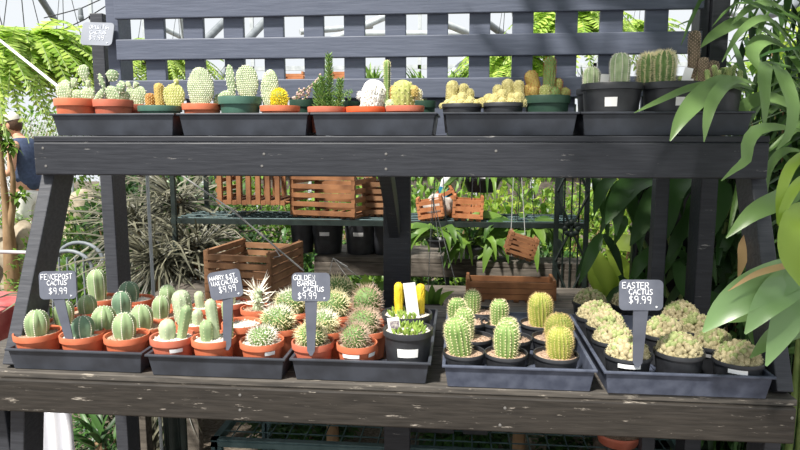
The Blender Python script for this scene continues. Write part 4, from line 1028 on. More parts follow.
def slat_side(mb, x0, x1, y, z0, z1, n, axis='x', th=0.012, frac=0.62):
    pit = (z1 - z0) / n
    for k in range(n):
        za = z0 + k * pit; zb = za + pit * frac
        if axis == 'x': mb.box((x0, y - th / 2, za), (x1, y + th / 2, zb))
        else: mb.box((y - th / 2, x0, za), (y + th / 2, x1, zb))
def slat_basket(name, c, w, d, h, n, m, label, rot=None, group='wooden slat baskets', cat='slat basket', th=0.012, frac=0.62):
    """Log-cabin basket: four slatted sides, corner rods and a slatted bottom; rot tips it about its centre."""
    t = thing(name, c, label, cat, group)
    c = Vector(c); parts = []
    for sy in (-1, 1):
        b = MB(); slat_side(b, c.x - w / 2, c.x + w / 2, c.y + sy * (d / 2 - 0.008), c.z, c.z + h, n, 'x', th, frac); parts.append(('side', b))
    for sx in (-1, 1):
        b = MB(); slat_side(b, c.y - d / 2, c.y + d / 2, c.x + sx * (w / 2 - 0.008), c.z + h / n * 0.5, c.z + h + h / n * 0.5, n, 'y', th, frac); parts.append(('side', b))
    b = MB()
    nb = max(4, int(w / 0.045))
    for k in range(nb): x = c.x - w / 2 + 0.02 + (w - 0.04) * k / (nb - 1); b.box((x - 0.010, c.y - d / 2 + 0.01, c.z - 0.012), (x + 0.010, c.y + d / 2 - 0.01, c.z - 0.001))
    parts.append(('bottom', b))
    for sx in (-1, 1):
        for sy in (-1, 1):
            b = MB(); b.tube([c + Vector((sx * (w / 2 - 0.012), sy * (d / 2 - 0.012), -0.012)), c + Vector((sx * (w / 2 - 0.012), sy * (d / 2 - 0.012), h * 1.06))], 0.004, 6); parts.append(('corner_rod', b))
    for nm, b in parts:
        if rot is not None:
            pv = c + Vector((0, 0, h / 2)); b.v = [tuple(rot @ (Vector(v) - pv) + pv) for v in b.v]
        b.build(nm, m, t, False)
    return t
RZ = lambda a: Matrix.Rotation(math.radians(a), 3, 'Z'); RX = lambda a: Matrix.Rotation(math.radians(a), 3, 'X'); RY = lambda a: Matrix.Rotation(math.radians(a), 3, 'Y')
pq = at_y(256, 268, 2.66); slat_basket('slat_basket', (pq.x, 2.66, 0.884), 0.30, 0.33, 0.20, 6, M['redwood_dark'], 'open square brown slat basket standing on the plank bench', RZ(-9), th=0.02, frac=0.68)
pq = at_y(511, 292, 2.62); slat_basket('slat_crate', (pq.x, 2.69, 0.884), 0.37, 0.14, 0.075, 3, M['redwood'], 'long low reddish slat crate on the bench behind the columns', None, 'wooden slat baskets', 'slat crate', frac=0.88)

# iron shelf unit with wire shelf
zs = at_y(400, 221, 2.98).z
t = thing('shelf_unit', (-0.1, 3.12, 0), 'dark green iron shelf unit with wire shelves and cross braced ends', 'shelf unit')
X0, X1 = at_y(172, 221, 2.98).x, at_y(588, 221, 2.98).x
def ibox(nm, lo, hi, m='iron'): b = MB(); b.box(lo, hi); return b.build(nm, M[m], t, False)
ibox('rail', (X0, 2.965, zs - 0.024), (X1, 2.985, zs)); ibox('rail', (X0, 3.30, zs - 0.035), (X1, 3.325, zs)); ibox('rail', (X0, 3.30, zs + 0.19), (X1, 3.32, zs + 0.215))
ibox('rail', (X0, 2.962, 1.725), (X1, 2.982, 1.75))
b = MB()
for k in range(44): x = X0 + (X1 - X0) * k / 43; b.tube([(x, 2.98, zs - 0.006), (x, 3.31, zs - 0.006)], 0.0028, 4)
for k in range(5): y = 3.02 + 0.065 * k; b.tube([(X0, y, zs - 0.002), (X1, y, zs - 0.002)], 0.003, 4)
b.build('wire_shelf', M['mesh_green'], t)
for px, y in ((175, 2.97), (556, 2.97), (586, 2.97), (208, 3.31), (560, 3.31), (488 - 40, 3.31)):
    x = at_y(px, 230, y).x; b = MB(); b.box((x - 0.0105, y - 0.010, 0), (x + 0.0105, y + 0.010, 1.75)); b.build('post', M['iron'], t, False)
xa, xb = at_y(556, 230, 2.97).x, at_y(586, 230, 2.97).x
b = MB()
for k in range(4):
    z0 = 0.35 + 0.32 * k; b.tube([(xa, 2.96, z0), (xb, 2.96, z0 + 0.3)], 0.006, 5); b.tube([(xb, 2.96, z0), (xa, 2.96, z0 + 0.3)], 0.006, 5)
    cx = (xa + xb) / 2
    for j in range(8): a = j * PI / 4; b.ball((cx + 0.028 * math.cos(a), 2.955, z0 + 0.15 + 0.028 * math.sin(a)), 0.014, 0.006, 0.014, 6, 4)
for k in range(3): x = xa + (xb - xa) * (k + 1) / 4; b.tube([(x, 2.97, 0.1), (x, 2.97, 1.7)], 0.004, 5)
b.build('cross_brace', M['iron'], t)
def rail_y(px, py, y): return at_y(px, py, y)
# baskets on the shelf: one tipped on its side showing its slatted floor, one upright
pA = at_y(257, 200, 3.10); pB = at_y(333, 200, 3.14)
slat_basket('slat_basket', (pA.x, 3.16, zs + 0.036), 0.27, 0.30, 0.335, 7, M['redwood'], 'reddish slat basket with upright slats, on the iron shelf', RY(90), 'wooden slat baskets', th=0.022, frac=0.46)
slat_basket('slat_basket', (pB.x, 3.17, zs + 0.014), 0.345, 0.28, 0.26, 6, M['redwood'], 'reddish slat basket with level slats turned to show its corner, on the iron shelf', RZ(-14), 'wooden slat baskets', th=0.02, frac=0.5)
t2 = slat_basket('slat_basket', (at_y(377, 215, 3.2).x, 3.2, zs + 0.014), 0.13, 0.16, 0.17, 5, M['redwood_dark'], 'small brown slat basket mostly hidden behind the middle post', None, 'wooden slat baskets')
slat_basket('slat_basket', (at_y(430, 209, 3.0).x, 3.05, zs + 0.014), 0.125, 0.12, 0.095, 3, M['orange_wood'], 'small orange slat basket tilted on the iron shelf under the white bottle', RY(-9), 'wooden slat baskets')
slat_basket('slat_basket', (at_y(449, 205, 3.1).x, 3.20, zs + 0.02), 0.09, 0.10, 0.12, 4, M['orange_wood'], 'small orange slat basket leaning between two others on the iron shelf', RY(-28), 'wooden slat baskets')
slat_basket('slat_basket', (at_y(468, 207, 3.0).x, 3.05, zs + 0.014), 0.145, 0.12, 0.10, 3, M['orange_wood'], 'small upright orange slat basket standing level on the iron shelf', RY(3), 'wooden slat baskets')
hb = slat_basket('slat_basket', at_y(521, 254, 2.75) * 1, 0.125, 0.11, 0.085, 4, M['redwood'], 'small reddish slat basket hanging tilted beside the iron posts', RY(17), 'wooden slat baskets')
b = MB(); hq = at_y(518, 235, 2.75)
for dx in (-0.03, 0.03): b.tube([hq + Vector((dx, 0, 0)), (hq.x, 2.97, 1.735)], 0.0016, 4)
b.build('hanger_wire', M['wire'], hb)
# bottle with blue band
p = at_y(441, 194, 3.25); t = thing('bottle', (p.x, 3.25, zs + 0.002), 'white bottle with a blue band lying over grey cloth on the iron shelf', 'bottle')
b = MB(); ax = RY(14); b.lathe([(0.03, 0.0), (0.04, 0.008), (0.04, 0.17), (0.018, 0.22), (0.018, 0.25)], (p.x, 3.25, zs + 0.006), 20, axis=ax); b.build('body', M['white_plastic'], t)
b = MB(); b.lathe([(0.0408, 0.085), (0.0408, 0.135)], (p.x, 3.25, zs + 0.006), 20, axis=ax, close=False); b.build('band', M['blue_band'], t)
b = MB(); q = at_y(437, 199, 3.12)
b.ball((q.x, 3.13, zs + 0.055), 0.075, 0.06, 0.055, 20, 12, None, 0, 0.35, 4); solo(b, 'cloth_bundle', M['grey_cloth'], 'crumpled grey cloth bundle beside the white bottle', 'cloth')
# black nursery pots on the far bench
GN = 'black nursery pots on the grey bench'
for px, w, h, st, lab in ((328, 34, 0.20, True, 'black nursery pot with a white label, in the middle of the bench pots'), (361, 35, 0.20, True, 'black nursery pot with a white label, next to the middle rack post'), (303, 26, 0.19, False, 'plain black nursery pot behind the brown slat basket corner'), (386, 30, 0.2, False, 'black nursery pot largely behind the middle rack post')):
    y = 3.33; p = at_y(px, 240, y); R = w * dist(p) / F_PX / 2; t = thing('nursery_pot', (p.x, y, PBZ + 0.001), lab, 'plant pot', GN)
    b = MB(); b.lathe([(R * 0.5, 0), (R * 0.78, 0), (R * 0.95, h * 0.88), (R, h * 0.88), (R, h), (R * 0.94, h), (R * 0.75, 0.01)], (p.x, y, PBZ + 0.001), 28); pp = b.build('body', M['black_pot'], t)
    if st:
        b = MB(); vs = []
        for i in range(5):
            a = -PI / 2 - 0.35 + 0.16 * i
            for z in (0.50, 0.60): r = R * (0.78 + 0.17 * z / 0.88) + 0.002; vs.append((p.x + r * math.cos(a), y + r * math.sin(a), PBZ + 0.001 + h * z))
        b.add(vs, [(i * 2, i * 2 + 2, i * 2 + 3, i * 2 + 1) for i in range(4)]); b.build('label', M['tag'], t)
# wires
b = MB(); b.tube([at_y(168, 166, 2.5), at_y(232, 210, 2.5), at_y(304, 271, 2.5)], 0.004, 5); b.tube([at_y(276, 250, 2.5), at_y(280, 256, 2.48), at_y(272, 258, 2.5)], 0.003, 5)
solo(b, 'cable', M['wire'], 'grey cable running down across the square slat basket', 'cable')
for px0, lab in ((434, 'thin wire pot hanger spreading over the bench behind the yellow fingers'), (335, 'thin wire pot hanger splayed above the fluffy yellow barrels')):
    b = MB(); top = at_y(px0 - 2, 196 if px0 > 400 else 258, 2.42)
    for dx, dy in ((-6, 92), (12, 86), (22, 84), (8, 60)): b.tube([top, at_y(px0 + dx * (1 if px0 > 400 else 1.6), (200 if px0 > 400 else 222) + dy * (1 if px0 > 400 else 0.75), 2.40)], 0.0016, 4)
    solo(b, 'wire_hanger', M['wire'], lab, 'wire hanger', 'wire hangers')
b = MB(); pp = at_y(150, 230, 2.282); b.tube([(pp.x, 2.282, 0), (pp.x, 2.282, 1.62)], 0.0065, 8); solo(b, 'pole', M['steel'], 'thin upright steel pole in front of the dry strap leaves', 'pole')
b = MB(); a0, a1 = at_y(-8, 34, 2.7), at_y(61, 89, 2.14); b.tube([a0, a1], 0.0055, 8); solo(b, 'rod', M['rope'], 'white rod slanting down to the spotted prickly pear pads', 'rod')

# lower mesh bench, things under the lower shelf
t = thing('mesh_bench', (0.1, 2.45, 0), 'low blue-green wire mesh bench under the rack', 'mesh bench')
mx0, mx1, my0, my1, mz = at_y(215, 440, 2.2).x, at_y(690, 440, 2.2).x, 2.16, 2.75, at_y(300, 443, 2.16).z
for lo, hi in (((mx0, my0, mz - 0.03), (mx1, my0 + 0.025, mz)), ((mx0, my1, mz - 0.03), (mx1, my1 + 0.025, mz)), ((mx0, my0, mz - 0.03), (mx0 + 0.025, my1, mz)), ((mx1 - 0.025, my0, mz - 0.03), (mx1, my1, mz))): ibox('rail', lo, hi, 'mesh_green')
b = MB()
for k in range(26): x = mx0 + (mx1 - mx0) * k / 25; b.tube([(x, my0, mz - 0.004), (x, my1, mz - 0.004)], 0.003, 4)
for k in range(8): y = my0 + (my1 - my0) * k / 7; b.tube([(mx0, y, mz - 0.008), (mx1, y, mz - 0.008)], 0.003, 4)
b.build('wire_mesh', M['mesh_green'], t)
for x in (mx0 + 0.012, mx1 - 0.012, at_y(222, 440, 2.2).x):
    for y in (my0 + 0.012, my1 + 0.012):
        b = MB(); b.box((x - 0.012, y - 0.012, 0), (x + 0.012, y + 0.012, mz - 0.031)); b.build('leg', M['mesh_green'], t, False)
for px, w, lab in ((432, 46, 'shallow gravel-filled square pot on the mesh bench, outer one'), (475, 26, 'shallow gravel-filled square pot on the mesh bench, inner one')):
    p = at_y(px, 440, 2.3); k = 2.3 / F_PX * w / 2; tt = thing('square_pot', (p.x, 2.34, mz), lab, 'square pot', 'gravel pots on the mesh bench')
    b = MB(); b.box((p.x - k, 2.28, mz + 0.001), (p.x + k, 2.42, mz + 0.05)); b.build('body', M['black_pot'], tt, False, 0.004)
    b = MB(); b.box((p.x - k + 0.006, 2.286, mz + 0.05), (p.x + k - 0.006, 2.414, mz + 0.054)); b.build('gravel', M['soil_dark'], tt, False)
p = at_y(622, 446, 2.22); tt = thing('terracotta_pot', (p.x, 2.28, mz), 'round terracotta pot full of gravel on the mesh bench below the shelf', 'terracotta pot')
pot(tt, (p.x, 2.28, mz + 0.001), 0.09, 0.045, M['terra_dull'], 'soil')
def strapclump(x, y, z0, n, L, w, m, label, spread=1.0, name='strap_plant', up=(0.5, 1.6), cat='strap leaf plant', group=None, droop=0.6):
    t = thing(name, (x, y, z0), label, cat, group); b = MB()
    for i in range(n):
        a = U(0, 2 * PI); l = L * U(0.6, 1.15); e = U(*up); d = Vector((math.cos(a) * spread, math.sin(a) * spread, e)).normalized(); p = Vector((x + U(-0.04, 0.04), y + U(-0.04, 0.04), z0))
        b.blade([p, p + d * l * 0.4, p + d * l * 0.75 + Vector((0, 0, -droop * l * 0.12)), p + d * l + Vector((d.x * 0.1 * l, d.y * 0.1 * l, -droop * l * U(0.2, 0.6)))], w * U(0.7, 1.2), seg=7, hint=(0, -0.6, 0.8))
    b.build('leaves', m, t)
    b = MB(); b.tube([(x, y, max(0, z0 - 0.3)), (x, y, z0 + 0.02)], [0.03, 0.022], 8); b.build('stem', M['bark'], t)
    return t
strapclump(at_y(100, 440, 2.35).x, 2.35, 0.3, 18, 0.26, 0.022, M['lf_dark'], 'dark strap leaved plant below the lower shelf by the white cloth', 0.8)
strapclump(at_y(150, 445, 2.5).x, 2.5, 0.2, 40, 0.35, 0.012, M['lf_grey'], 'tuft of dry yellowish blades under the lower shelf', 0.5)
for px in (425, 455, 500, 535, 560, 585):
    pass
strapclump(at_y(520, 440, 2.55).x, 2.60, mz + 0.01, 26, 0.20, 0.028, M['lf_dark'], 'low green plant standing on the mesh bench between gravel pots', 1.0)
strapclump(at_y(330, 440, 2.6).x, 2.66, mz + 0.01, 26, 0.16, 0.03, M['lf_mid'], 'low mid green plant on the mesh bench nearer the middle post', 1.2)
def drape(px0, px1, y, z0, z1, m, name, label, cat, amp=0.018, waves=3):
    xa, xb = at_y(px0, 430, y).x, at_y(px1, 430, y).x; n, r = 30, 10; vs, fs = [], []
    for j in range(r + 1):
        for i in range(n + 1):
            u = i / n; v = j / r; vs.append((xa + (xb - xa) * (u + 0.03 * math.sin(v * 3)), y + amp * math.sin(u * waves * 2 * PI) * (0.3 + v), z1 + (z0 - z1) * v))
    for j in range(r):
        for i in range(n): fs.append((j * (n + 1) + i, j * (n + 1) + i + 1, (j + 1) * (n + 1) + i + 1, (j + 1) * (n + 1) + i))
    b = MB(); b.add(vs, fs); o = solo(b, name, m, label, cat)
    sm = o.modifiers.new('thickness', 'SOLIDIFY'); sm.thickness = 0.003; return o
drape(30, 72, 1.86, 0.02, 0.80, M['cloth_white'], 'white_cloth', 'white cloth hanging under the lower shelf beside the rack leg', 'cloth')
drape(163, 186, 2.12, 0.02, 0.62, M['iron'], 'dark_cloth', 'dark crumpled cloth hanging below the shelf near the dry tuft', 'cloth', 0.02, 2)

# broad leaves behind the barrel trays
for px, py, n, lab in ((368, 300, 3, 'single broad green leaf plant rising behind the fluffy yellow barrels'), (432, 300, 5, 'narrow arching green leaf plant behind the yellow fingers')):
    y = 2.38; p = at_y(px, py, y); t = thing('leaf_plant', (p.x, y, 0.87), lab, 'leafy plant')
    b = MB()
    for i in range(n):
        a = -0.5 + i * (1.0 / max(1, n - 1)); top = at_y(px + a * 44 - (3 if n == 3 else 0), py - (26 if n == 3 else 16) + abs(a) * 14, y - 0.02 * i); root = Vector((p.x, y, 0.88))
        b.blade([root, root.lerp(top, 0.5) + Vector((0, 0, 0.02)), top], (0.055 if n == 3 else 0.03), seg=9)
    b.build('leaves', M['lf_mid'], t)
    b = MB(); b.lathe([(0.03, 0), (0.035, 0.0), (0.045, 0.06), (0.04, 0.06), (0.03, 0.03)], (p.x, y, 0.871), 16); b.build('pot', M['black_pot'], t)

# hanging plants behind: leafy basket, black bowls
def hangleaf(px, py, y, r, n, L, w, m, label, name='hanging_plant', droop=(0.2, 1.2), group='hanging plants behind the rack'):
    c = at_y(px, py, y); t = thing(name, c, label, 'hanging plant', group)
    b = MB(); b.lathe([(r * 0.35, -r * 0.5), (r * 0.6, -r * 0.5), (r * 0.8, 0), (r * 0.86, 0), (r * 0.86, r * 0.1), (r * 0.75, r * 0.1), (r * 0.5, -r * 0.3)], c, 24); b.build('pot', M['black_pot'], t)
    b = MB()
    for k in range(3): a = k * 2.1; b.tube([c + Vector((math.cos(a) * r * 0.8, math.sin(a) * r * 0.8, r * 0.1)), c + Vector((0, 0, 0.6))], 0.002, 4)
    b.build('hanger', M['wire_black'], t)
    b = MB()
    for i in range(n):
        a = U(0, 2 * PI); d = Vector((math.cos(a), math.sin(a), U(-0.4, 0.3))).normalized(); p = c + Vector((math.cos(a) * r * U(0.2, 0.9), math.sin(a) * r * U(0.2, 0.9), U(0.02, r))); l = L * U(0.6, 1.2)
        b.blade([p, p + d * l * 0.5, p + d * l * 0.85 + Vector((0, 0, -l * 0.25 * U(*droop))), p + d * l + Vector((0, 0, -l * 0.7 * U(*droop)))], w * U(0.7, 1.2), seg=6, hint=(0, -0.5, 0.9))
    b.build('foliage', m, t); return t
hangleaf(474, 248, 3.05, 0.06, 34, 0.15, 0.042, M['lf_mid'], 'hanging pot of bright drooping leaves under the small orange baskets')
hangleaf(437, 240, 2.9, 0.06, 24, 0.14, 0.04, M['lf_mid'], 'hanging pot of mid green leaves next to the middle post')
hangleaf(482, 180, 3.3, 0.12, 50, 0.16, 0.03, M['lf_mid'], 'black hanging bowl of green leaves just under the upper shelf')
hangleaf(522, 236, 3.1, 0.08, 40, 0.18, 0.06, M['lf_mid'], 'hanging pot of broad leaves behind the tilted small basket')

# strap clumps on the outer side
GS = 'dry strap leaved plants behind the rack'
for px, y, z, n, L, lab in ((160, 2.98, 0.95, 190, 0.42, 'grey dry strap leaved plant tangled behind the thin steel pole'), (196, 3.08, 1.0, 190, 0.40, 'grey dry strap leaved plant beside the square brown basket'), (140, 3.25, 1.1, 170, 0.42, 'taller grey strap leaved plant against the outer back post'), (182, 3.35, 1.2, 170, 0.40, 'high tuft of grey green straps beside the reddish baskets'), (150, 2.95, 0.5, 90, 0.4, 'low grey strap leaved plant whose blades hang to the bench')):
    strapclump(at_y(px, 260, y).x, y, z, n, L, 0.011, M['lf_grey'], lab, 1.0, up=(-1.1, 1.1), group=GS)
strapclump(at_y(84, 240, 3.0).x, 3.0, 0.72, 70, 0.34, 0.03, M['lf_mid'], 'green strap leaved plant seen between the slanted leg and back post', 0.9, up=(0.2, 1.8))
strapclump(at_y(70, 262, 3.4).x, 3.4, 0.55, 60, 0.4, 0.03, M['lf_grey'], 'pale dry strap plant low between the slanted leg and back post', 1.0, up=(0.0, 1.4))

# ================================================================== BACKGROUND BUSHES, FERNS, TREES
def bush_proto(name, m, label, n, L, w, rx, rz, droop=0.25):
    t = thing(name, (0, 0, 0), label, 'bush', 'bushes behind the rack'); b = MB()
    for i in range(n):
        v = rv(); q = (0.45 + 0.55 * rnd.random()) ; p = Vector((v.x * rx * q, v.y * rx * q, rz + v.z * rz * q)); d = (v + rv() * 0.8 + Vector((0, 0, 0.25))).normalized()
        b.leaf(p, d, L * U(0.6, 1.2), w * U(0.7, 1.2), droop)
    b.build('foliage', m, t)
    b = MB()
    for k in range(6):
        a = k * PI / 3; b.tube([(0.03 * math.cos(a), 0.03 * math.sin(a), 0), (rx * 0.35 * math.cos(a), rx * 0.35 * math.sin(a), rz), (rx * 0.6 * math.cos(a), rx * 0.6 * math.sin(a), rz * 1.6)], [0.018, 0.012, 0.005], 6)
    b.build('stem', M['bark'], t); return t
B1 = bush_proto('bush', M['lf_mid'], '', 1500, 0.10, 0.045, 0.62, 0.62)
B2 = bush_proto('bush', M['lf_bright'], '', 1500, 0.10, 0.05, 0.62, 0.62)
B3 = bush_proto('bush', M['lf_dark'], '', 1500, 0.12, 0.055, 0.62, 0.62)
B4 = bush_proto('bush', M['lf_pale'], '', 1300, 0.07, 0.05, 0.62, 0.62)
used = set()
def bush(P_, px, y, z0, sx, sz, lab):
    x = at_y(px, 200, y).x
    if P_.name not in used:
        used.add(P_.name); P_.location = (x, y, z0); P_.scale = (sx, sx, sz); P_['label'] = lab; return P_
    return dup(P_, (x, y, z0), U(0, 6), (sx, sx, sz), lab)
bush(B1, 40, 9.6, 0.5, 1.6, 1.25, 'broad green bush far beyond the mesh fence')
bush(B4, 2, 9.2, 1.1, 0.75, 0.5, 'pale white-flecked bush below the hanging ferns')
bush(B4, 52, 8.9, 1.15, 0.7, 0.5, 'pale flowering bush between the ferns and the first tray')
bush(B1, 70, 4.2, 0, 0.7, 0.8, 'mid green bush low behind the slanted leg')
bush(B1, 105, 5.0, 0, 0.9, 0.95, 'leafy green bush right behind the outer back post')
bush(B3, 150, 4.3, 0, 0.9, 1.05, 'dark bush behind the thin steel pole')
bush(B1, 205, 4.6, 0, 0.9, 1.15, 'mid green bush behind the reddish basket with upright slats')
bush(B1, 262, 5.2, 0, 1.0, 1.0, 'leafy green bush behind both reddish baskets')
bush(B1, 330, 5.0, 0, 1.0, 1.05, 'mid green bush behind the basket with level slats')
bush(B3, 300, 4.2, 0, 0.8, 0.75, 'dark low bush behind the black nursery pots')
bush(B1, 395, 5.4, 0, 0.9, 1.05, 'leafy green bush far behind the middle post')
bush(B1, 425, 4.2, 0, 0.8, 1.05, 'mid green bush behind the white bottle')
bush(B3, 455, 3.9, 0, 0.7, 0.85, 'dark bush under the small orange baskets')
bush(B2, 500, 4.9, 0, 0.9, 1.1, 'yellow green bush beyond the tilted hanging basket')
bush(B3, 520, 4.1, 0, 0.75, 0.8, 'dark bush low behind the long slat crate')
bush(B1, 560, 4.6, 0, 0.85, 1.05, 'mid green bush behind the iron posts')
bush(B2, 615, 5.0, 0, 1.1, 1.05, 'sunny yellow green bush beyond the cupped leaves')
bush(B2, 650, 6.5, 0, 1.3, 1.1, 'large sunny bush far behind the dark leaves')
bush(B1, 705, 4.6, 0.3, 1.0, 1.25, 'mid green bush rising behind the palm')
bush(B1, 770, 4.0, 0.4, 1.0, 1.35, 'leafy bush behind the palm at the end of the rack')
bush(B2, 800, 5.2, 1.0, 1.1, 1.2, 'tall yellow green bush high behind the palm')
bush(B3, 230, 3.9, 0, 0.8, 0.72, 'dark low bush behind the square slat basket')
bush(B1, 376, 3.9, 0, 0.6, 0.72, 'mid green bush low behind the middle post')
bush(B1, -30, 6.4, 0, 1.1, 0.7, 'mid green bush behind the boulders')

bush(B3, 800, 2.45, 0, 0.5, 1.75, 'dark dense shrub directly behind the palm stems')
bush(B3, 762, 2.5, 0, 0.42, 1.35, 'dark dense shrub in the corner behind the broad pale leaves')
bush(B3, 140, 3.7, 0, 0.7, 1.05, 'dark shrub behind the dry strap leaves')  # dark foliage standing behind the straps
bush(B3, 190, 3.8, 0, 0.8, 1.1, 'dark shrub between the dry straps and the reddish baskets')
for px, y, sx, sz, lab in ((150, 3.0, 0.36, 0.34, 'low shrub added for darkness under the plank bench, by the dry tuft'), (300, 3.05, 0.5, 0.3, 'low shrub added for darkness behind the mesh bench'), (470, 3.05, 0.5, 0.34, 'low shrub added for darkness under the long crate'), (95, 2.75, 0.34, 0.30, 'low shrub added for darkness behind the white cloth'), (610, 2.9, 0.5, 0.3, 'low shrub added for darkness below the gravel-filled terracotta pot')): bush(B3, px, y, 0, sx, sz, lab)  # shrubs put in to darken the ground strip below the rack
def fern_proto():
    t = thing('hanging_fern', (0, 0, 0), '', 'hanging fern', 'hanging ferns'); b = MB(); mid = MB()
    for i in range(105):
        a = U(0, 2 * PI); L = U(0.35, 0.68); e = U(-0.1, 1.1); d = Vector((math.cos(a), math.sin(a), e)).normalized(); p0 = Vector((0.06 * math.cos(a), 0.06 * math.sin(a), 0))
        sag = U(0.5, 1.15); side = Vector((-math.sin(a), math.cos(a), 0)); pts = []
        for k in range(13): f = k / 12; pts.append(p0 + d * L * f + Vector((0, 0, -sag * L * f * f)))
        mid.tube(pts, 0.0025, 3, False)
        for k in range(1, 13):
            w = 0.075 * math.sin(PI * (0.12 + 0.86 * k / 12)) + 0.006; tn = (pts[k] - pts[k - 1]).normalized()
            for h in (0, 0.5):
                q = pts[k - 1].lerp(pts[k], h)
                for sg in (-1, 1):
                    tip = q + side * sg * w + tn * w * 0.35 + Vector((0, 0, -0.012 + U(-0.012, 0.012))); wd = tn * 0.011
                    b.add([q - wd, q.lerp(tip, 0.6) - wd * 0.9, tip, q.lerp(tip, 0.6) + wd * 0.9, q + wd], [(0, 1, 2, 3, 4)])
    fr = b.build('fronds', M['lf_fern'], t); mid.build('midribs', M['stem'], fr)
    b = MB(); b.lathe([(0.06, -0.13), (0.1, -0.13), (0.14, 0), (0.145, 0.0), (0.145, 0.02), (0.12, 0.02), (0.08, -0.08)], (0, 0, 0), 20); b.build('basket', M['black_pot'], t)
    b = MB()
    for k in range(3): a = k * 2.1; b.tube([(0.13 * math.cos(a), 0.13 * math.sin(a), 0.02), (0, 0, 0.7)], 0.003, 4)
    b.build('hanger', M['wire_black'], t); return t
FN = fern_proto()
for i, (px, py, y, sx, lab) in enumerate([(24, 44, 4.0, 1.0, 'big bright hanging fern in the upper corner'), (68, 50, 4.4, 0.85, 'hanging fern next to the small pale sign'), (-14, 55, 3.8, 1.0, 'hanging fern cut by the photo edge beside the biggest fern'), (150, 52, 5.0, 0.75, 'hanging fern seen through the first two slat gaps'), (505, 62, 5.0, 0.85, 'round hanging fern seen through the slats above the cream cacti'), (572, 22, 4.8, 0.95, 'hanging fern seen through the slats above the orange columns'), (640, 30, 6.0, 0.7, 'hanging fern seen through the slats beside the spiny barrels'), (180, 62, 5.6, 0.7, 'smaller hanging fern behind the big white-bristled pad')]):
    c = at_y(px, py, y)
    if i == 0: FN.location = c; FN.scale = (sx,) * 3; FN['label'] = lab
    else: dup(FN, c, U(0, 6), (sx,) * 3, lab)
# small things seen through the slats
for px, py, lab in ((294, 82, 'little orange wooden basket seen through the slats behind the beaded stem'), (342, 80, 'little orange wooden basket seen through the slats behind the spruce-like succulent')):
    c = at_y(px, py, 4.4); slat_basket('slat_basket', c, 0.17, 0.15, 0.06, 2, M['orange_wood'], lab, None, 'wooden slat baskets')
for px, py, y, n, lab in ((425, 84, 4.6, 110, 'wispy green plant seen through the slats near the round cactus'), (372, 82, 4.6, 90, 'wispy green plant seen through the slats behind the white haired cactus'), (456, 84, 4.8, 90, 'wispy green plant seen through the slats above the tan knobbly head'), (585, 84, 5.0, 80, 'wispy green plant seen through the slats behind the rust-tipped columns')):
    c = at_y(px, py + 18, y); strapclump(c.x, y, c.z, n, 0.30, 0.016, M['lf_mid'], lab, 0.6, 'wispy_plant', (0.4, 2.0), 'wispy plant', 'wispy plants behind the slats')

# tree in front of the person, boulders, chair, cart
t = thing('young_tree', (at_y(10, 250, 5.2).x, 5.2, 0), 'young pale barked tree with forked trunk in front of the person', 'tree')
b = MB(); q = lambda px, py: at_y(px, py, 5.2); root = Vector((q(9, 250).x, 5.2, 0))
b.tube([root, q(9, 235), q(6, 205), q(2, 170), q(0, 130)], [0.08, 0.05, 0.032, 0.025, 0.015], 10); b.tube([q(9, 232), q(13, 205), q(13, 175), q(9, 150)], [0.035, 0.028, 0.02, 0.01], 10); b.build('trunk', M['bark'], t)
b = MB()
for i in range(170):
    cc = (q(9, 146), q(0, 132), q(20, 196), q(-6, 130))[i % 4 if i % 7 else 0]; v = rv() * U(0.01, 0.06); b.leaf(cc + v, rv(), 0.08, 0.045, 0.2)
b.build('foliage', M['lf_mid'], t)
GR = 'pale boulders'
for px, py, y, r, lab in ((22, 250, 5.4, 0.2, 'pale boulder at the foot of the young tree'), (70, 226, 5.4, 0.26, 'pale boulder seen between the slanted leg and the back post'), (-20, 250, 5.6, 0.34, 'pale boulder at the photo edge behind the young tree'), (86, 214, 6.0, 0.28, 'farther pale boulder near the outer back post')):
    c = at_y(px, py, y); zc = max(c.z, r * 0.6); b = MB(); b.ball((c.x, y, zc * 0.5), r, r * 0.8, zc * 0.5 + r * 0.35, 22, 14, None, 0, 0.45, px); o = solo(b, 'boulder', M['rock'], lab, 'boulder', GR); o.location.z = 0
t = thing('metal_chair', at_y(66, 300, 2.75) * 1, 'grey metal chair with a rounded barred back between the rack leg and post', 'metal chair'); t.location.z = 0
cx, cy = at_y(66, 280, 2.75).x, 2.75; bz = at_y(66, 252, 2.75).z
b = MB()
arc = [Vector((cx + 0.115 * math.cos(a), cy + 0.03, bz - 0.09 + 0.09 * math.sin(a))) for a in [PI * i / 12 for i in range(13)]]
b.tube([Vector((cx + 0.115, cy, 0.45))] + arc + [Vector((cx - 0.115, cy, 0.45))], 0.009, 8)
arc2 = [Vector((cx + 0.02 + 0.115 * math.cos(a), cy + 0.09, bz - 0.06 + 0.09 * math.sin(a))) for a in [PI * i / 12 for i in range(13)]]
b.tube(arc2, 0.009, 8); b.build('back_frame', M['steel_dark'], t)
b = MB()
for k in range(5): x = cx - 0.08 + 0.04 * k; b.tube([(x, cy, 0.46), (x, cy + 0.02, bz - 0.03)], 0.005, 6)
b.build('back_bars', M['steel_dark'], t)
b = MB(); b.lathe([(0.02, 0.44), (0.16, 0.44), (0.17, 0.455), (0.16, 0.465), (0.02, 0.465)], (cx, cy + 0.14, 0), 24); b.build('seat', M['steel_dark'], t)
for dx, dy in ((-0.11, 0.02), (0.11, 0.02), (-0.11, 0.26), (0.11, 0.26)):
    b = MB(); b.tube([(cx + dx, cy + dy, 0.44), (cx + dx * 1.15, cy + dy, 0)], 0.009, 7); b.build('leg', M['steel_dark'], t)
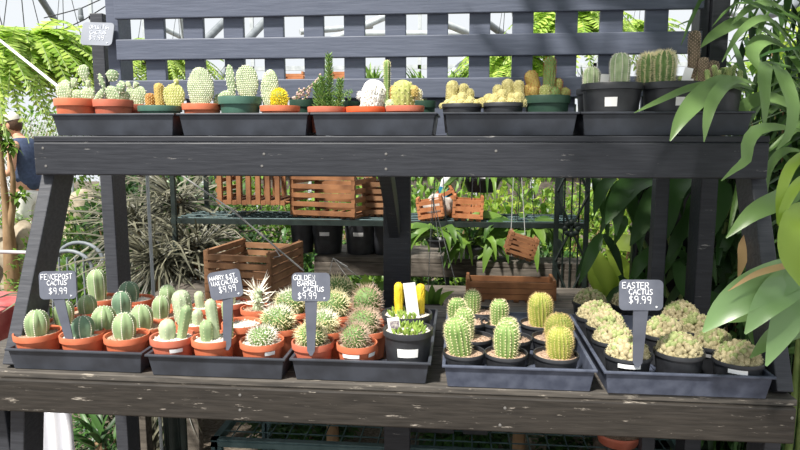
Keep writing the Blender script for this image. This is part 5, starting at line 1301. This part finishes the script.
p = at_y(4, 300, 3.3); t = thing('cart', (p.x, 3.3, 0), 'faded red garden cart with a chrome rail beside the slanted leg', 'cart')
b = MB(); b.box((p.x - 0.30, 3.1, 0.42), (p.x + 0.07, 3.6, 0.62)); b.build('body', M['red_paint'], t, False, 0.02)
b = MB(); rz = at_y(4, 262, 3.3).z; b.tube([(p.x + 0.07, 3.1, 0.6), (p.x + 0.07, 3.1, rz - 0.04), (p.x + 0.04, 3.1, rz), (p.x - 0.3, 3.1, rz)], 0.014, 8); b.tube([(p.x + 0.07, 3.6, 0.6), (p.x + 0.07, 3.6, rz), (p.x - 0.3, 3.6, rz)], 0.012, 8); b.build('rail', M['steel'], t)
for dx in (-0.2, 0.0):
    for yy in (3.08, 3.62):
        b = MB(); b.lathe([(0.03, -0.02), (0.16, -0.022), (0.21, 0), (0.16, 0.022), (0.03, 0.02)], (p.x + dx, yy, 0.21), 24, axis=RX(90)); b.build('wheel', M['black_pot'], t)
b = MB()
for yy in (3.08, 3.62): b.box((p.x - 0.24, yy - 0.012, 0.2), (p.x + 0.04, yy + 0.012, 0.43))
b.build('axle_frame', M['steel_dark'], t, False)

# white mesh fence beyond the person
fy = 8.3; fx0, fx1 = at_y(-40, 100, fy).x, at_y(66, 100, fy).x
t = thing('mesh_fence', ((fx0 + fx1) / 2, fy, 0), 'white diamond mesh fence behind the person', 'mesh fence')
b = MB(); n = 34
for k in range(-14, n + 1):
    for sg in (1, -1):
        x0 = fx0 + (fx1 - fx0) * k / n; pts = [(x0 if sg > 0 else fx0 + fx1 - x0, fy, 0.1), ((x0 + 1.6 * 0.55) if sg > 0 else fx0 + fx1 - x0 - 1.6 * 0.55, fy, 1.85)]
        (xa_, _, za_), (xb_, _, zb_) = pts
        if min(xa_, xb_) < fx0 - 0.01 or max(xa_, xb_) > fx1 + 0.01: continue
        b.tube(pts, 0.005, 4)
b.build('mesh', M['white_plastic'], t)
for x in (fx0, fx1): b = MB(); b.tube([(x, fy, 0), (x, fy, 1.95)], 0.025, 8); b.build('post', M['steel'], t)

# ================================================================== PERSON
def skinned(name, verts, edges, rad, m, parent, sub=2):
    o0 = origin_of(parent); me = bpy.data.meshes.new(name); me.from_pydata([Vector(v) - o0 for v in verts], edges, []); me.materials.append(m)
    o = bpy.data.objects.new(name, me); COL.objects.link(o); o.parent = parent
    sk = o.modifiers.new('skin', 'SKIN'); sk.use_smooth_shade = True
    for i, r in enumerate(rad): me.skin_vertices[0].data[i].radius = r if isinstance(r, tuple) else (r, r); me.skin_vertices[0].data[i].use_root = (i == 0)
    s_ = o.modifiers.new('sub', 'SUBSURF'); s_.levels = sub; s_.render_levels = sub; return o
py_ = 7.0; pc = at_y(26, 200, py_); bx_ = pc.x + 0.03
pt = thing('person', (bx_, py_, 0), 'person in white cap, navy sleeveless shirt and white shorts looking down at their hands', 'person')
def V(x, y, z): return (bx_ + x, py_ + y, z)
# faces -X, slightly bent forward; arms reach ahead at waist height
verts = [V(0, 0, 0.92), V(-0.01, 0, 1.08), V(0.0, 0, 1.25), V(-0.02, 0, 1.38), V(-0.05, 0, 1.46), V(-0.09, 0, 1.53),
         V(-0.01, -0.09, 0.88), V(-0.03, -0.10, 0.48), V(0.02, -0.10, 0.09), V(-0.10, -0.10, 0.035),
         V(0.01, 0.09, 0.88), V(0.03, 0.10, 0.48), V(0.08, 0.10, 0.09), V(-0.04, 0.10, 0.035),
         V(0.0, -0.19, 1.38), V(0.0, -0.23, 1.10), V(-0.24, -0.16, 1.06), V(-0.31, -0.13, 1.065), V(-0.36, -0.11, 1.06),
         V(0.0, 0.19, 1.38), V(-0.02, 0.23, 1.10), V(-0.26, 0.12, 1.08), V(-0.33, 0.08, 1.085), V(-0.38, 0.06, 1.08)]
edges = [(0, 1), (1, 2), (2, 3), (3, 4), (4, 5), (0, 6), (6, 7), (7, 8), (8, 9), (0, 10), (10, 11), (11, 12), (12, 13), (3, 14), (14, 15), (15, 16), (16, 17), (17, 18), (3, 19), (19, 20), (20, 21), (21, 22), (22, 23)]
rad = [(0.13, 0.15), (0.12, 0.13), (0.125, 0.15), (0.09, 0.12), 0.055, 0.055, 0.085, 0.058, 0.04, 0.035, 0.085, 0.058, 0.04, 0.035, 0.055, 0.042, 0.032, 0.026, 0.03, 0.055, 0.042, 0.032, 0.026, 0.03]
skinned('body', verts, edges, rad, M['skin'], pt)
b = MB(); hc = Vector(V(-0.125, 0, 1.60)); tilt = RY(-18)
b.ball(hc, 0.098, 0.075, 0.115, 20, 14, tilt, 0.06)
b.ball(hc + tilt @ Vector((-0.03, 0, -0.055)), 0.062, 0.055, 0.06, 14, 10, tilt)
b.spike(hc + tilt @ Vector((-0.088, 0, 0.012)), tilt @ Vector((-0.25, 0, -1)), 0.045, 0.017); b.ball(hc + tilt @ Vector((-0.104, 0, -0.022)), 0.014, 0.014, 0.012, 8, 6)
for sg in (-1, 1): b.ball(hc + tilt @ Vector((0.012, sg * 0.076, -0.008)), 0.018, 0.009, 0.030, 10, 8, tilt)
hd = b.build('head', M['skin'], pt)
b = MB()
for sg in (-1, 1): b.ball(hc + tilt @ Vector((-0.084, sg * 0.033, 0.008)), 0.009, 0.011, 0.007, 8, 6)
b.build('eyes', M['eye'], hd)
b = MB(); b.ball(hc + tilt @ Vector((-0.083, 0, -0.058)), 0.008, 0.024, 0.005, 8, 5); b.build('mouth', M['red_paint'], hd)
b = MB(); b.ball(hc + tilt @ Vector((0.022, 0, 0.008)), 0.090, 0.080, 0.105, 18, 12, tilt); b.build('hair', M['hair_brown'], pt)
b = MB(); vs = [(r, z) for r, z in ((0.107, 0.035), (0.109, 0.06), (0.103, 0.095), (0.080, 0.122), (0.04, 0.135), (0.002, 0.138))]
b.lathe(vs, hc, 24, lambda th, z: 1 - 0.16 * abs(math.sin(th)) ** 2, False, tilt)
n_ = 12; bv = []
for i in range(n_ + 1):
    a = PI - 1.1 + 2.2 * i / n_
    for rr, dz in ((0.10, 0.040), (0.175, 0.022)): bv.append(hc + tilt @ Vector((rr * math.cos(a) * (1.0 if rr < 0.11 else 1.05), rr * 0.75 * math.sin(a), dz)))
b.add(bv, [(i * 2, i * 2 + 1, i * 2 + 3, i * 2 + 2) for i in range(n_)]); b.build('cap', M['cap'], pt)
skinned('shirt', [V(0, 0, 0.86), V(-0.01, 0, 1.08), V(0, 0, 1.25), V(-0.02, 0, 1.385), V(-0.045, 0, 1.435), V(0.0, -0.15, 1.385), V(0, 0.15, 1.385)], [(0, 1), (1, 2), (2, 3), (3, 4), (3, 5), (3, 6)], [(0.172, 0.192), (0.15, 0.165), (0.145, 0.17), (0.11, 0.14), 0.075, 0.078, 0.078], M['navy'], pt)
skinned('shorts', [V(0, 0, 0.95), V(0, 0, 0.87), V(-0.015, -0.095, 0.80), V(-0.03, -0.10, 0.55), V(0.015, 0.095, 0.80), V(0.03, 0.10, 0.55)], [(0, 1), (1, 2), (2, 3), (1, 4), (4, 5)], [(0.15, 0.17), (0.15, 0.16), 0.108, 0.098, 0.108, 0.098], M['white_shorts'], pt)
for s_i, (ax_, ay_) in enumerate(((-0.02, -0.10), (0.04, 0.10))):
    b = MB(); b.ball(V(ax_ - 0.03, ay_, 0.045), 0.135, 0.05, 0.045, 14, 8); b.build('shoe', M['shoe'], pt)
for sg, hx, hy, hz in ((-1, -0.36, -0.11, 1.06), (1, -0.38, 0.06, 1.08)):
    b = MB()
    for f, (dy, L) in enumerate(((-0.026, 0.058), (-0.009, 0.068), (0.009, 0.064), (0.026, 0.05))):
        p0 = Vector(V(hx - 0.03, hy + dy, hz)); b.tube([p0, p0 + Vector((-L * 0.5, 0, -0.006)), p0 + Vector((-L * 0.8, 0, -0.026)), p0 + Vector((-L * 0.85, 0, -0.044))], [0.009, 0.0085, 0.008, 0.006], 6)
    p0 = Vector(V(hx - 0.005, hy - sg * 0.028, hz)); b.tube([p0, p0 + Vector((-0.025, -sg * 0.02, 0.006)), p0 + Vector((-0.05, -sg * 0.018, -0.008))], [0.011, 0.009, 0.007], 6); b.build('fingers', M['skin'], pt)
b = MB(); hp = Vector(V(-0.45, -0.03, 1.12)); b.box(hp - Vector((0.10, 0.11, 0.012)), hp + Vector((0.06, 0.11, 0.012)), RY(8)); solo(b, 'carton', M['white_plastic'], 'flat white carton held by the person in the cap', 'carton')

pt.scale = (1.06, 1.06, 1.06)

# ================================================================== GREENHOUSE FRAME
def beam_px(a, c, y0, y1, r, m='steel'):
    b = MB(); b.tube([at_y(a[0], a[1], y0), at_y(c[0], c[1], y1)], r, 8); o = b.build('roof_beam', M[m], None); o['kind'] = 'structure'; return o
for a, c, r, m in [((38, -6), (56, 22), 0.05, 'steel_dark'), ((196, 50), (236, 10), 0.06, 'steel_dark'), ((240, 48), (272, 14), 0.06, 'steel_dark'), ((210, 92), (236, 56), 0.05, 'steel_dark'), ((322, 44), (424, 0), 0.05, 'steel'), ((300, 32), (372, 26), 0.04, 'steel'),
                   ((360, 34), (480, 34), 0.05, 'steel'), ((440, 22), (486, 40), 0.05, 'steel'), ((486, 22), (516, 44), 0.05, 'steel_dark'), ((526, 8), (566, 42), 0.05, 'steel_dark'), ((600, 30), (660, 30), 0.06, 'steel'), ((150, 22), (196, 44), 0.04, 'steel'), ((180, 10), (190, 90), 0.03, 'steel'),
                   ((440, 86), (468, 56), 0.04, 'steel'), ((736, 22), (830, -6), 0.09, 'steel_dark'), ((640, -10), (760, 20), 0.05, 'steel')]:
    beam_px(a, c, 9.0, 9.6, r, m)
b = MB()
gy = 11.0
for z in (0.9, 2.0, 2.35, 2.7, 3.6): b.box((-6.5, gy, z), (6.0, gy + 0.05, z + 0.07))
for k in range(14): x = -6.5 + k * 0.96; b.box((x, gy, 0), (x + 0.06, gy + 0.05, 4.2))
tag(b.build('window_1', M['steel'], None, False), kind='structure')
b = MB(); b.box((-6.5, gy + 0.05, 0), (6.0, gy + 0.12, 0.9)); tag(b.build('wall_back', M['grey_wood'], None, False), kind='structure')
b = MB(); pts = [at_y(44, 18, 6.5), at_y(64, 13, 6.5), at_y(82, 8, 6.5), at_y(104, -2, 6.5)]; b.tube(pts, 0.006, 5); b.tube([at_y(62, 30, 6.5), at_y(84, 20, 6.5), at_y(106, 6, 6.5)], 0.006, 5); sl = solo(b, 'string_light', M['wire_black'], 'black string light cable under the roof above the ferns', 'string light')
b = MB(); c = at_y(80.5, 10, 6.5); b.tube([c + Vector((0, 0, 0.02)), c - Vector((0, 0, 0.05))], [0.022, 0.026], 8); b.ball(c - Vector((0, 0, 0.075)), 0.03, 0.03, 0.04, 10, 8); b.build('bulb', M['steel_dark'], sl)
